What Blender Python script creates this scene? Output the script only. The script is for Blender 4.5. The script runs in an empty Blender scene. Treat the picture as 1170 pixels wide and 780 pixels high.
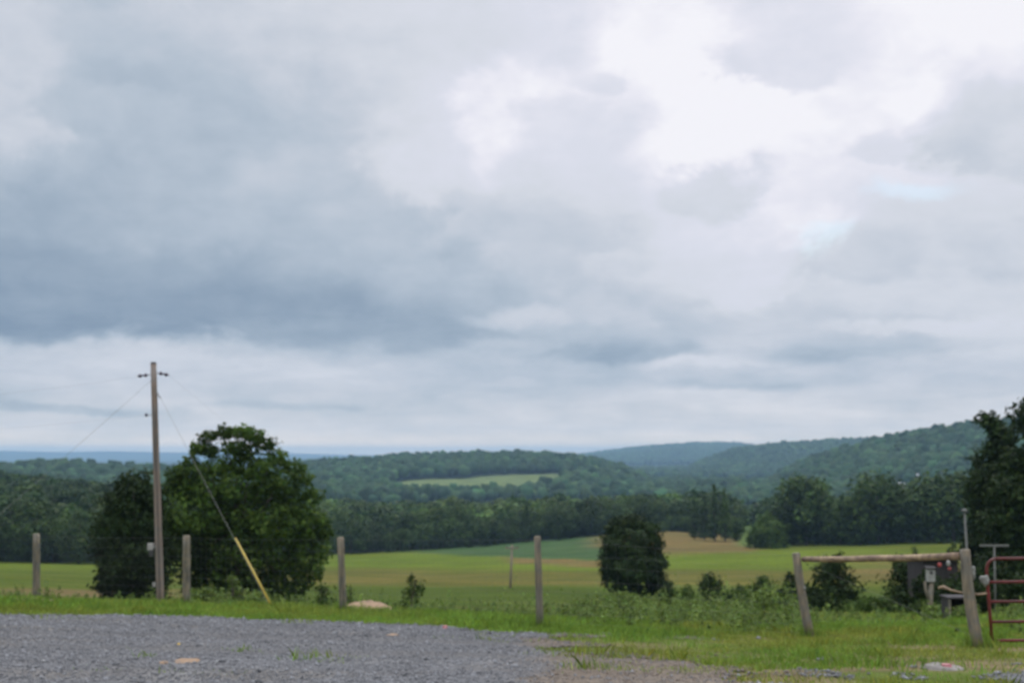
import bpy, math, random
import numpy as np
from mathutils import Vector, Matrix
R = math.radians
rng = np.random.default_rng(7)
random.seed(7)
scene = bpy.context.scene
COL = scene.collection

# ---------------------------------------------------------------- view geometry
F = 1400.0
PITCH = math.atan(129.0 / F)
CP, SP = math.cos(PITCH), math.sin(PITCH)

def pdir(px, py):
    u = (390.0 - py) / F
    return (px - 585.0) / F, CP - u * SP, SP + u * CP

def tan_el(px, py):
    px = np.asarray(px, float); py = np.asarray(py, float)
    u = (390.0 - py) / F
    x = (px - 585.0) / F
    return (SP + u * CP) / np.sqrt(x * x + (CP - u * SP) ** 2)

def at(px, py, r):
    x, y, z = pdir(px, py)
    k = r / math.hypot(x, y)
    return Vector((x * k, y * k, z * k))

# ---------------------------------------------------------------- noise
def _h(i, j, s):
    n = (i.astype(np.int64) * 374761393 + j.astype(np.int64) * 668265263 + s * 974634777) & 0xFFFFFFFF
    n = ((n ^ (n >> 13)) * 1274126177) & 0xFFFFFFFF
    n = (n ^ (n >> 16)) & 0xFFFFFFFF
    return n / 4294967295.0

def vnoise(x, y, s=0):
    x = np.asarray(x, float); y = np.asarray(y, float)
    i = np.floor(x); j = np.floor(y)
    fx = x - i; fy = y - j
    fx = fx * fx * (3 - 2 * fx); fy = fy * fy * (3 - 2 * fy)
    a = _h(i, j, s); b = _h(i + 1, j, s); c = _h(i, j + 1, s); d = _h(i + 1, j + 1, s)
    return (a * (1 - fx) + b * fx) * (1 - fy) + (c * (1 - fx) + d * fx) * fy

def fbm(x, y, s=0, o=4):
    t = 0; a = 0.5; tot = 0
    for k in range(o):
        t = t + a * vnoise(x * 2 ** k + 17.3 * k, y * 2 ** k - 9.1 * k, s + k)
        tot += a; a *= 0.5
    return t / tot

def sstep(a, b, x):
    t = np.clip((x - a) / (b - a), 0, 1)
    return t * t * (3 - 2 * t)

# ---------------------------------------------------------------- terrain height
RS = np.array([14, 17, 20, 24, 28, 35, 45, 60, 80, 110, 150, 200, 260, 320, 400, 480.])
TAB = {
 -300: [762,733,714,700,690,688,686,684,680,673,664,655,646,626,602,583],
 0:    [762,733,713,699,687,685,684,682,679,672,662,653,645,625,600,581],
 150:  [762,733,712,698,690,690,690,690,686,676,664,654,646,628,606,588],
 300:  [762,733,713,700,692,692,692,692,688,677,665,655,646,638,625,608],
 400:  [762,733,713,703,697,694,693,690,685,676,666,657,648,640,632,614],
 500:  [762,734,716,706,702,700,699,694,687,677,666,656,646,637,627,612],
 610:  [762,737,718,711,708,706,703,697,688,676,664,653,641,631,619,608],
 700:  [764,740,725,716,711,707,703,697,688,676,663,650,637,625,611,602],
 760:  [764,742,727,718,713,708,703,697,688,676,662,648,633,620,606,600],
 830:  [766,744,730,720,714,708,703,697,688,676,662,647,633,621,612,606],
 920:  [768,746,732,721,714,707,703,697,688,675,660,645,631,622,612,600],
 1010: [770,748,733,721,713,706,703,697,688,675,659,644,629,619,608,596],
 1100: [772,748,733,720,711,705,703,697,688,674,657,642,626,614,602,590],
 1470: [774,750,735,720,711,705,703,697,687,672,655,640,625,612,598,586],
}
PXS = np.array(sorted(TAB))
_T = np.array([TAB[p] for p in sorted(TAB)], float)
GP = np.linspace(-300, 1470, 178)
GL = np.linspace(math.log(14), math.log(480), 140)
_a = np.array([[np.interp(GP[i], PXS, _T[:, k]) for k in range(len(RS))] for i in range(len(GP))])
GT = np.array([np.interp(GL, np.log(RS), _a[i]) for i in range(len(GP))])
def _blur(A, n, ax):
    k = np.exp(-0.5 * (np.arange(-3 * n, 3 * n + 1) / n) ** 2); k /= k.sum()
    pad = [(0, 0), (0, 0)]; pad[ax] = (3 * n, 3 * n)
    B = np.pad(A, pad, mode='reflect', reflect_type='odd')
    return np.apply_along_axis(lambda v: np.convolve(v, k, 'valid'), ax, B)
GT = _blur(_blur(GT, 3, 0), 2, 1)

def design_py(px, r):
    u = np.clip((np.asarray(px, float) + 300) / 1770 * (len(GP) - 1), 0, len(GP) - 1.001)
    v = np.clip((np.log(np.maximum(r, 1e-6)) - GL[0]) / (GL[-1] - GL[0]) * (len(GL) - 1), 0, len(GL) - 1.001)
    i = u.astype(int); j = v.astype(int); a = u - i; b = v - j
    return (GT[i, j] * (1 - a) + GT[i + 1, j] * a) * (1 - b) + (GT[i, j + 1] * (1 - a) + GT[i + 1, j + 1] * a) * b

def xy_px(x, y):
    x = np.asarray(x, float); y = np.asarray(y, float)
    az = np.arctan2(x, y)
    azc = np.clip(az, -0.62, 0.62)
    return 585 + F * np.tan(azc) * 1.012

# hills: ridge distance, half-width, ridge profile (pixel column -> pixel row of the tree tops), tree height
HILLS = {
 'left':   (600, 260, [(-400,534),(0,533),(60,538),(130,548),(200,562),(340,585),(420,640)], 14),
 'leftfar':(1500, 420, [(-400,527),(0,529),(60,526),(100,528),(150,531),(200,534),(300,540),(420,560),(500,600)], 14),
 'mid':    (1800, 650, [(250,545),(345,528),(400,524),(480,519),(590,517),(640,518),(680,523),(720,535),(750,548),(800,566),(850,590)], 13),
 'far':    (6000, 1900, [(600,535),(640,524),(680,518),(740,511),(800,507),(840,507),(880,512),(1000,514),(1200,516),(1500,520)], 14),
 'rback':  (3200, 900, [(690,575),(745,552),(770,542),(800,528),(840,513),(900,506),(985,502),(1100,499),(1300,496),(1500,500)], 13),
 'rfront': (1700, 620, [(800,585),(840,562),(880,546),(920,528),(960,514),(1000,503),(1050,493),(1105,486),(1200,478),(1500,468)], 13),
 'bump':   (6500, 1500, [(300,535),(335,524),(365,521.5),(385,523),(420,535)], 5),
 'ridge':  (13000, 2500, [(-500,514),(-200,515),(0,514),(60,515.5),(120,514.5),(200,516),(300,515.5),(345,517.5),(420,519),(700,521),(1500,518)], 5),
}

def ground(x, y, detail=True):
    x = np.asarray(x, float); y = np.asarray(y, float)
    r = np.hypot(x, y)
    px = xy_px(x, y)
    rc = np.clip(r, 14, 480)
    zt = rc * tan_el(px, design_py(px, rc))
    yy = np.clip(y, -6, 14.2)
    plane = -1.65 - 0.052 * yy
    front = sstep(0.2, 0.75, y / np.maximum(r, 1e-6))
    w = sstep(12.5, 15.5, r)
    z = plane * (1 - w) + (zt * front + (-1.4 - np.clip(r - 10, 0, 900) * 0.05 * (1 - 0.4 * sstep(100, 900, r))) * (1 - front)) * w
    base = -34 - 14 * sstep(480, 1100, r) + 6 * (fbm(x / 300, y / 300, 5) - 0.5)
    g = sstep(480, 640, r)
    z = z * (1 - g) + base * g
    for k, (r0, wd, prof, th) in HILLS.items():
        P = np.array(prof, float)
        pr = np.interp(px, P[:, 0], P[:, 1])
        zr = r0 * tan_el(px, pr) - th
        rr = r + (fbm(x / (wd * 0.5), y / (wd * 0.5), 31) - 0.5) * wd * 0.5 * sstep(0, 1, np.abs(r - r0) / wd * 1.5)
        t = (rr - r0) / wd
        s = np.where(t < 0, sstep(-1, 0, t), 1 - sstep(0, 1.3, t))
        hz = base + (zr - base) * s
        msk = (s > 0) & (zr > base) & (front > 0.3)
        if k != 'left':
            z = np.where(msk, np.maximum(z, hz), z)
        else:
            z = np.where(msk & (r > 500), np.maximum(z, hz), z)
    if detail:
        z = z + (fbm(x * 0.9, y * 0.9, 77, 3) - 0.5) * 0.10 * sstep(18, 24, r) * (1 - sstep(50, 90, r))
        z = z + (fbm(x / 14, y / 14, 78, 3) - 0.5) * 0.7 * sstep(60, 120, r) * (1 - sstep(300, 480, r))
    return z

def gz(x, y):
    return float(ground(np.array([x]), np.array([y]))[0])

def on_ground(px, r):
    x, y, _ = pdir(px, 690)
    k = r / math.hypot(x, y)
    return Vector((x * k, y * k, gz(x * k, y * k)))

def hit(px, py, r0=6, r1=420):
    x, y, z = pdir(px, py)
    h = math.hypot(x, y)
    rs = np.exp(np.linspace(math.log(r0), math.log(r1), 1500))
    zz = ground(x / h * rs, y / h * rs)
    below = np.nonzero(zz >= rs * z / h)[0]
    k = below[0] if len(below) else len(rs) - 1
    r = rs[k]
    return Vector((x / h * r, y / h * r, float(zz[k])))

# ---------------------------------------------------------------- object helpers
def tag(o, label=None, cat=None, group=None, kind=None):
    if label: o['label'] = label
    if cat: o['category'] = cat
    if group: o['group'] = group
    if kind: o['kind'] = kind
    return o

def empty(name, loc, label=None, cat=None, group=None, rz=0.0):
    o = bpy.data.objects.new(name, None); COL.objects.link(o)
    o.location = loc; o.rotation_euler = (0, 0, rz); o.empty_display_size = 0.2
    return tag(o, label, cat, group)

def mesh_np(name, V, Fc, mat, col=None, smooth=False):
    V = np.ascontiguousarray(V, np.float32); Fc = np.ascontiguousarray(Fc, np.int32)
    me = bpy.data.meshes.new(name)
    n, k = Fc.shape
    me.vertices.add(len(V)); me.vertices.foreach_set('co', V.ravel())
    me.loops.add(n * k); me.loops.foreach_set('vertex_index', Fc.ravel())
    me.polygons.add(n); me.polygons.foreach_set('loop_start', np.arange(0, n * k, k, dtype=np.int32))
    me.polygons.foreach_set('loop_total', np.full(n, k, np.int32))
    if smooth: me.polygons.foreach_set('use_smooth', np.ones(n, bool))
    if col is not None:
        a = me.color_attributes.new('Col', 'FLOAT_COLOR', 'POINT')
        c = np.ones((len(V), 4), np.float32); c[:, :3] = col
        a.data.foreach_set('color', c.ravel())
    me.materials.append(mat)
    me.update(); me.validate()
    return me

def link(name, me, parent=None, loc=None):
    o = bpy.data.objects.new(name, me); COL.objects.link(o)
    if parent: o.parent = parent
    if loc is not None: o.location = loc
    return o

class MB:
    def __init__(s): s.v = []; s.f = []
    def add(s, V, Fs):
        b = len(s.v); s.v += [tuple(p) for p in V]; s.f += [tuple(i + b for i in f) for f in Fs]; return s
    def tube(s, pts, rad, n=8, cap=True, jit=0.0):
        pts = [Vector(p) for p in pts]
        if not hasattr(rad, '__len__'): rad = [rad] * len(pts)
        V = []; ref = None
        for i, p in enumerate(pts):
            d = (pts[min(i + 1, len(pts) - 1)] - pts[max(i - 1, 0)]).normalized()
            if ref is None:
                ref = d.orthogonal().normalized()
            ref = (ref - d * ref.dot(d)).normalized(); b = d.cross(ref)
            for k in range(n):
                a = 2 * math.pi * k / n
                q = rad[i] * (1 + (random.random() - 0.5) * jit)
                V.append(p + (ref * math.cos(a) + b * math.sin(a)) * q)
        Fs = []
        for i in range(len(pts) - 1):
            for k in range(n):
                Fs.append((i * n + k, i * n + (k + 1) % n, (i + 1) * n + (k + 1) % n, (i + 1) * n + k))
        if cap:
            Fs.append(tuple(reversed(range(n)))); Fs.append(tuple(range((len(pts) - 1) * n, len(pts) * n)))
        return s.add(V, Fs)
    def box(s, c, size, rot=None):
        V = []
        for z in (-.5, .5):
            for x, y in ((-.5, -.5), (.5, -.5), (.5, .5), (-.5, .5)):
                p = Vector((x * size[0], y * size[1], z * size[2]))
                if rot is not None: p = rot @ p
                V.append(p + Vector(c))
        return s.add(V, [(3, 2, 1, 0), (4, 5, 6, 7), (0, 1, 5, 4), (1, 2, 6, 5), (2, 3, 7, 6), (3, 0, 4, 7)])
    def lathe(s, c, prof, n=12, axis=None):
        rot = Vector((0, 0, 1)).rotation_difference(Vector(axis)).to_matrix() if axis is not None else Matrix.Identity(3)
        V = []
        for (r, z) in prof:
            for k in range(n):
                a = 2 * math.pi * k / n
                V.append(rot @ Vector((r * math.cos(a), r * math.sin(a), z)) + Vector(c))
        Fs = []
        for i in range(len(prof) - 1):
            for k in range(n):
                Fs.append((i * n + k, i * n + (k + 1) % n, (i + 1) * n + (k + 1) % n, (i + 1) * n + k))
        Fs.append(tuple(reversed(range(n)))); Fs.append(tuple(range((len(prof) - 1) * n, len(prof) * n)))
        return s.add(V, Fs)
    def build(s, name, mat, parent=None, smooth=False, bevel=0):
        me = bpy.data.meshes.new(name); me.from_pydata(s.v, [], s.f); me.update()
        if smooth:
            for p in me.polygons: p.use_smooth = True
        me.materials.append(mat)
        o = bpy.data.objects.new(name, me); COL.objects.link(o)
        if parent:
            o.parent = parent
            o.matrix_parent_inverse = Matrix.Identity(4)
        if bevel:
            m = o.modifiers.new('bevel', 'BEVEL'); m.width = bevel; m.segments = 2
        return o

# ---------------------------------------------------------------- materials
def newmat(name):
    m = bpy.data.materials.new(name); m.use_nodes = True
    nt = m.node_tree; nt.nodes.clear()
    out = nt.nodes.new('ShaderNodeOutputMaterial')
    return m, nt, out

def nd(nt, t, **kw):
    n = nt.nodes.new(t)
    for k, v in kw.items(): setattr(n, k, v)
    return n

def noise_mul(nt, color_out, scale, lo, hi, detail=4, coord='Object', stretch=None):
    tc = nd(nt, 'ShaderNodeTexCoord')
    src = tc.outputs[coord]
    if stretch:
        mp = nd(nt, 'ShaderNodeMapping'); mp.inputs['Scale'].default_value = stretch
        nt.links.new(src, mp.inputs['Vector']); src = mp.outputs['Vector']
    nz = nd(nt, 'ShaderNodeTexNoise'); nz.inputs['Scale'].default_value = scale; nz.inputs['Detail'].default_value = detail
    nt.links.new(src, nz.inputs['Vector'])
    mr = nd(nt, 'ShaderNodeMapRange'); mr.inputs['From Min'].default_value = 0.3; mr.inputs['From Max'].default_value = 0.7
    mr.inputs['To Min'].default_value = lo; mr.inputs['To Max'].default_value = hi
    nt.links.new(nz.outputs['Fac'], mr.inputs['Value'])
    vm = nd(nt, 'ShaderNodeVectorMath', operation='SCALE')
    nt.links.new(color_out, vm.inputs[0]); nt.links.new(mr.outputs['Result'], vm.inputs['Scale'])
    return vm.outputs['Vector'], nz

def solid(name, c, rough=0.7, scale=8, lo=0.8, hi=1.2, metal=0.0, bump=0.0, stretch=None, c2=None):
    m, nt, out = newmat(name)
    rgb = nd(nt, 'ShaderNodeRGB'); rgb.outputs[0].default_value = (*c, 1)
    src = rgb.outputs[0]
    if c2 is not None:
        mx = nd(nt, 'ShaderNodeMix', data_type='RGBA'); n2 = nd(nt, 'ShaderNodeTexNoise'); n2.inputs['Scale'].default_value = scale * 0.37
        tc = nd(nt, 'ShaderNodeTexCoord'); nt.links.new(tc.outputs['Object'], n2.inputs['Vector'])
        rp = nd(nt, 'ShaderNodeMapRange'); rp.inputs['From Min'].default_value = .4; rp.inputs['From Max'].default_value = .6
        nt.links.new(n2.outputs['Fac'], rp.inputs['Value']); nt.links.new(rp.outputs['Result'], mx.inputs['Factor'])
        nt.links.new(src, mx.inputs['A']); mx.inputs['B'].default_value = (*c2, 1); src = mx.outputs['Result']
    v, nz = noise_mul(nt, src, scale, lo, hi, stretch=stretch)
    b = nd(nt, 'ShaderNodeBsdfPrincipled'); b.inputs['Roughness'].default_value = rough; b.inputs['Metallic'].default_value = metal
    nt.links.new(v, b.inputs['Base Color'])
    if bump:
        bp = nd(nt, 'ShaderNodeBump'); bp.inputs['Strength'].default_value = bump; bp.inputs['Distance'].default_value = 0.02
        nt.links.new(nz.outputs['Fac'], bp.inputs['Height']); nt.links.new(bp.outputs['Normal'], b.inputs['Normal'])
    nt.links.new(b.outputs[0], out.inputs[0])
    return m

def leafmat(name, c, trans=0.3, var=0.25, rough=0.55):
    m, nt, out = newmat(name)
    at_ = nd(nt, 'ShaderNodeVertexColor', layer_name='Col')
    mul = nd(nt, 'ShaderNodeVectorMath', operation='MULTIPLY'); mul.inputs[1].default_value = c
    nt.links.new(at_.outputs['Color'], mul.inputs[0])
    oi = nd(nt, 'ShaderNodeObjectInfo')
    mr = nd(nt, 'ShaderNodeMapRange'); mr.inputs['To Min'].default_value = 1 - var; mr.inputs['To Max'].default_value = 1 + var
    nt.links.new(oi.outputs['Random'], mr.inputs['Value'])
    sc = nd(nt, 'ShaderNodeVectorMath', operation='SCALE')
    nt.links.new(mul.outputs[0], sc.inputs[0]); nt.links.new(mr.outputs[0], sc.inputs['Scale'])
    b = nd(nt, 'ShaderNodeBsdfPrincipled'); b.inputs['Roughness'].default_value = rough
    b.inputs['Specular IOR Level'].default_value = 0.06
    nt.links.new(sc.outputs[0], b.inputs['Base Color'])
    if trans > 0:
        t = nd(nt, 'ShaderNodeBsdfTranslucent')
        tm = nd(nt, 'ShaderNodeVectorMath', operation='MULTIPLY'); tm.inputs[1].default_value = (1.15, 1.25, 0.6)
        nt.links.new(sc.outputs[0], tm.inputs[0]); nt.links.new(tm.outputs[0], t.inputs['Color'])
        mx = nd(nt, 'ShaderNodeMixShader'); mx.inputs[0].default_value = trans
        nt.links.new(b.outputs[0], mx.inputs[1]); nt.links.new(t.outputs[0], mx.inputs[2])
        nt.links.new(mx.outputs[0], out.inputs[0])
    else:
        nt.links.new(b.outputs[0], out.inputs[0])
    return m

M = {}
M['maple'] = leafmat('maple_leaf', (0.060, 0.102, 0.020), 0.32, 0.0)
M['cedar'] = leafmat('cedar_leaf', (0.024, 0.042, 0.012), 0.14, 0.12)
M['wood_leaf'] = leafmat('woodland_leaf', (0.043, 0.072, 0.019), 0.22, 0.35)
M['far_leaf'] = leafmat('hillside_leaf', (0.024, 0.050, 0.017), 0.0, 0.0, 0.8)
M['shrub'] = leafmat('shrub_leaf', (0.052, 0.084, 0.022), 0.3, 0.2)
M['weed'] = leafmat('weed_leaf', (0.135, 0.19, 0.058), 0.35, 0.1)
M['grass'] = leafmat('grass_blade', (0.20, 0.26, 0.060), 0.4, 0.0)
M['bark'] = solid('tree_bark', (0.09, 0.075, 0.06), 0.9, 6, 0.6, 1.3, bump=0.5, stretch=(1, 1, .2))
M['post'] = solid('weathered_post', (0.215, 0.18, 0.125), 0.85, 18, 0.5, 1.35, bump=0.6, stretch=(1, 1, .12), c2=(0.165, 0.155, 0.125))
M['pole'] = solid('utility_pole_wood', (0.25, 0.19, 0.15), 0.85, 10, 0.75, 1.2, bump=0.3, stretch=(1, 1, .06), c2=(0.21, 0.18, 0.155))
M['rail'] = solid('peeled_rail_wood', (0.36, 0.27, 0.17), 0.8, 16, 0.6, 1.25, bump=0.4, stretch=(.12, .12, 1), c2=(0.2, 0.14, 0.1))
M['wire'] = solid('galvanised_wire', (0.16, 0.165, 0.17), 0.5, 10, metal=0.5)
M['cable'] = solid('black_cable', (0.05, 0.05, 0.055), 0.6)
M['strand'] = solid('guy_strand', (0.15, 0.16, 0.145), 0.5, metal=0.3)
M['yellow'] = solid('yellow_plastic', (0.40, 0.29, 0.025), 0.5, 4, 0.8, 1.1)
M['porcelain'] = solid('dark_insulator', (0.045, 0.03, 0.06), 0.3)
M['steel'] = solid('galvanised_steel', (0.35, 0.36, 0.37), 0.5, metal=0.4)
M['whitebox'] = solid('pale_plastic', (0.34, 0.33, 0.31), 0.7)
M['red'] = solid('red_gate_paint', (0.16, 0.016, 0.016), 0.45, 5, 0.7, 1.2, c2=(0.1, 0.025, 0.02))
M['dull'] = solid('dull_metal', (0.13, 0.135, 0.125), 0.8)
M['rag'] = solid('dirty_white_cloth', (0.27, 0.28, 0.26), 0.9, 14, 0.6, 1.1, bump=0.4)
M['soil'] = solid('tan_soil', (0.3, 0.205, 0.13), 0.95, 5, 0.7, 1.2, bump=0.6)
M['darkwood'] = solid('dark_board', (0.032, 0.028, 0.03), 0.85, 9, 0.6, 1.4, stretch=(1, 1, .1))
M['roof'] = solid('dark_roof', (0.03, 0.028, 0.028), 0.9, 6)
M['paint'] = solid('white_paint', (0.31, 0.31, 0.29), 0.8)
M['redpaint'] = solid('red_paint', (0.33, 0.05, 0.045), 0.6)
M['greyroof'] = solid('pale_roof', (0.42, 0.43, 0.44), 0.7)
M['glass'] = solid('dark_window', (0.03, 0.035, 0.04), 0.15)
M['card'] = solid('tan_card', (0.26, 0.17, 0.1), 0.8)
M['rock'] = solid('pale_rock', (0.2, 0.185, 0.17), 0.85, 9, 0.7, 1.2, bump=0.5)
M['pink'] = solid('pink_plastic', (0.5, 0.2, 0.22), 0.6)
M['leafyellow'] = solid('yellow_leaf', (0.5, 0.33, 0.03), 0.7)

# ---------------------------------------------------------------- ground zones
GRAVEL_EDGE = [(-400, 702), (0, 702), (150, 704), (300, 709), (420, 713), (500, 716), (545, 722), (590, 731), (620, 737), (650, 745), (720, 750), (800, 752), (900, 757), (1000, 766), (1100, 784), (1500, 800)]
_ge = np.array([[p.x, p.y] for p in (hit(a, b) for a, b in GRAVEL_EDGE)])
_ge_az = np.arctan2(_ge[:, 0], _ge[:, 1]); _ge_r = np.hypot(_ge[:, 0], _ge[:, 1])
def gravel_amt(x, y):
    az = np.arctan2(x, y); r = np.hypot(x, y)
    lim = np.interp(az, _ge_az, _ge_r)
    n = (fbm(x * 0.7, y * 0.7, 41) - 0.5) * 1.3 + (fbm(x * 3.1, y * 3.1, 42, 3) - 0.5) * 0.7
    right = sstep(-0.07, 0.05, az)
    big = (fbm(x * .35 + 3, y * .55, 43, 3) - .5)
    return (lim - r) / (0.5 + 1.1 * right) + n * (0.6 + 3.0 * right) + big * 8.0 * right + .25 * sstep(0.03, .14, az)
def dirt_amt(x, y):
    az = np.arctan2(x, y)
    px = xy_px(x, y)
    px = px + (fbm(x * .8, y * .8, 56) - .5) * 260 + (fbm(x * 3, y * 3, 57) - .5) * 90
    a = sstep(570, 690, px) * (1 - sstep(840, 890, px))
    return np.clip(a * 1.1 + (fbm(x * .5, y * .5, 55) - 0.5) * 0.9 - 0.1, 0, 1)

def blend(a, b, t):
    return a + (np.asarray(b) - a) * t[:, None]

def ground_color(x, y):
    r = np.hypot(x, y); px = xy_px(x, y)
    py = design_py(px, np.clip(r, 14, 480))
    n1 = fbm(x / 9, y / 9, 11); n2 = fbm(x / 2.2, y / 2.2, 12); n3 = fbm(x / 30, y / 30, 13)
    streak = fbm((x * .93 - y * .36) / 90, (x * .36 + y * .93) / 2.6, 14, 4) - .5
    wob = (n3 - 0.5) * 10 + (n1 - 0.5) * 4 + streak * 5
    c = np.tile(np.array([0.140, 0.195, 0.028]), (len(x), 1))           # hay field green
    tan = np.array([0.235, 0.185, 0.06]); br = np.array([0.18, 0.265, 0.028]); dk = np.array([0.085, 0.14, 0.024])
    q = py + wob
    w = lambda a, b, e=3.0: sstep(a - e, a + e, q) * (1 - sstep(b - e, b + e, q))
    side = sstep(120, 330, px)
    c = blend(c, br, w(628, 650) * 0.8)
    c = blend(c, tan, w(651, 667) * 0.55 * side * (0.55 + 0.9 * (n1 - .2)))
    c = blend(c, dk, w(671, 690) * 0.7 * side)
    c = blend(c, (0.18, 0.19, 0.055), w(690, 702) * 0.7 * side)
    c = blend(c, (0.23, 0.18, 0.085), w(676, 690) * 0.7 * (1 - side))
    # blue-green crop and tan stubble by the far wood
    cx = sstep(430, 520, px) * (1 - sstep(690, 700, px))
    lo = np.interp(px, [430, 520, 600, 690], [631, 634, 638, 640])
    c = blend(c, (0.085, 0.165, 0.055), cx * (1 - sstep(lo - 2, lo + 1, py + wob * .15)))
    hi_ = np.interp(px, [560, 590, 690], [634, 637, 640])
    c = blend(c, (0.27, 0.205, 0.075), sstep(560, 600, px) * (1 - sstep(690, 720, px)) * sstep(hi_ - 1, hi_ + .5, py) * (1 - sstep(hi_ + 4, hi_ + 9, py)) * .9)
    tb = np.interp(px, [690, 760, 860, 890], [626, 634, 630, 622])
    c = blend(c, (0.25, 0.195, 0.072), sstep(655, 700, px) * (1 - sstep(850, 885, px)) * (1 - sstep(tb - 3, tb + 3, py + wob * .3)) * .85)
    c = blend(c, (0.25, 0.19, 0.08), sstep(900, 1050, px) * w(632, 660) * .55)
    c = blend(c, (0.15, 0.24, 0.06), sstep(838, 846, px) * (1 - sstep(880, 890, px)) * (1 - sstep(621, 625, py)))
    # rough pasture behind the fence
    nr = 1 - sstep(34, 60, r)
    c = blend(c, (0.105, 0.145, 0.045), nr * 0.9)
    v = 1 - sstep(24, 30, r)
    g = np.array([0.125, 0.16, 0.04]); c = blend(c, g, v)
    c = blend(c, (0.20, 0.17, 0.08), v * np.clip((n2 - 0.5) * 4, 0, 1) * 0.7)
    rt = sstep(600, 700, px) * (1 - sstep(21, 24, r))
    c = blend(c, (0.24, 0.19, 0.11), rt * np.clip((n2 - 0.30) * 4, 0, 1) * .9)
    # woods floor
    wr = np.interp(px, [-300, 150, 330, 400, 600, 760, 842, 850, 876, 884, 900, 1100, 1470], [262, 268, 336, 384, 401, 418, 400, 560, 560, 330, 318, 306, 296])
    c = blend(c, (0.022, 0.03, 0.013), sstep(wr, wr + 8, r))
    # clearing on the middle hill
    c = blend(c, (0.15, 0.195, 0.07), clearing(x, y) * (0.8 + 0.3 * n1))
    fld = .52 + .22 * (1 - sstep(26, 40, r)); fld = np.where(r > 600, .8, fld)
    fz = sstep(60, 110, r) * (1 - sstep(440, 480, r))
    c = blend(c, c * np.array([1.35, .98, 1.25]), fz * np.clip(streak * 4 + .2, 0, 1) * .6)
    c = c * (0.8 + 0.4 * n1[:, None]) * (1 + .5 * streak * fz)[:, None] * fld[:, None]
    return c

def clearing(x, y):
    r = np.hypot(x, y); px = xy_px(x, y)
    n = (fbm(x / 60, y / 60, 91) - .5) * 90
    ctr = np.interp(px, [440, 540, 640], [1350, 1385, 1440])
    return sstep(440, 452, px + n * .35) * (1 - sstep(628, 650, px + n * .3)) * sstep(-20, 0, r - ctr + n + np.interp(px, [440, 500, 560, 640], [150, 165, 150, 130])) * (1 - sstep(85, 110, r - ctr + n))

# ---------------------------------------------------------------- ground sheet
def ground_mesh():
    rad = np.concatenate([[0.0], np.exp(np.arange(math.log(1.2), math.log(15600), 0.0135))])
    azf = np.linspace(-0.66, 0.66, 300)
    azb = np.linspace(0.66, 2 * math.pi - 0.66, 62)[1:-1]
    az = np.concatenate([azf, azb])
    nA = len(az); nR = len(rad)
    A, Q = np.meshgrid(az, rad, indexing='ij')
    x = (Q * np.sin(A)).ravel(); y = (Q * np.cos(A)).ravel()
    z = ground(x, y)
    c = ground_color(x, y)
    idx = np.arange(nA * nR).reshape(nA, nR)
    i2 = np.roll(idx, -1, axis=0)
    Fs = np.stack([idx[:, :-1].ravel(), idx[:, 1:].ravel(), i2[:, 1:].ravel(), i2[:, :-1].ravel()], 1)
    m, nt, out = newmat('ground_cover')
    vc = nd(nt, 'ShaderNodeVertexColor', layer_name='Col')
    v, nz = noise_mul(nt, vc.outputs['Color'], 2.2, 0.72, 1.28, 6)
    v2, nz2 = noise_mul(nt, v, 0.12, 0.9, 1.1, 4, stretch=(.35, 1.6, 1))
    b = nd(nt, 'ShaderNodeBsdfPrincipled'); b.inputs['Roughness'].default_value = 0.9; b.inputs['Specular IOR Level'].default_value = 0.02
    nt.links.new(v2, b.inputs['Base Color'])
    bp = nd(nt, 'ShaderNodeBump'); bp.inputs['Strength'].default_value = 0.6; bp.inputs['Distance'].default_value = 0.1
    nt.links.new(nz.outputs['Fac'], bp.inputs['Height']); nt.links.new(bp.outputs['Normal'], b.inputs['Normal'])
    nt.links.new(b.outputs[0], out.inputs[0])
    o = link('ground', mesh_np('ground', np.stack([x, y, z], 1), Fs, m, c, True))
    tag(o, kind='structure', label='rolling farm fields and hills below the gravel lot', cat='ground')
ground_mesh()

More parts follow.
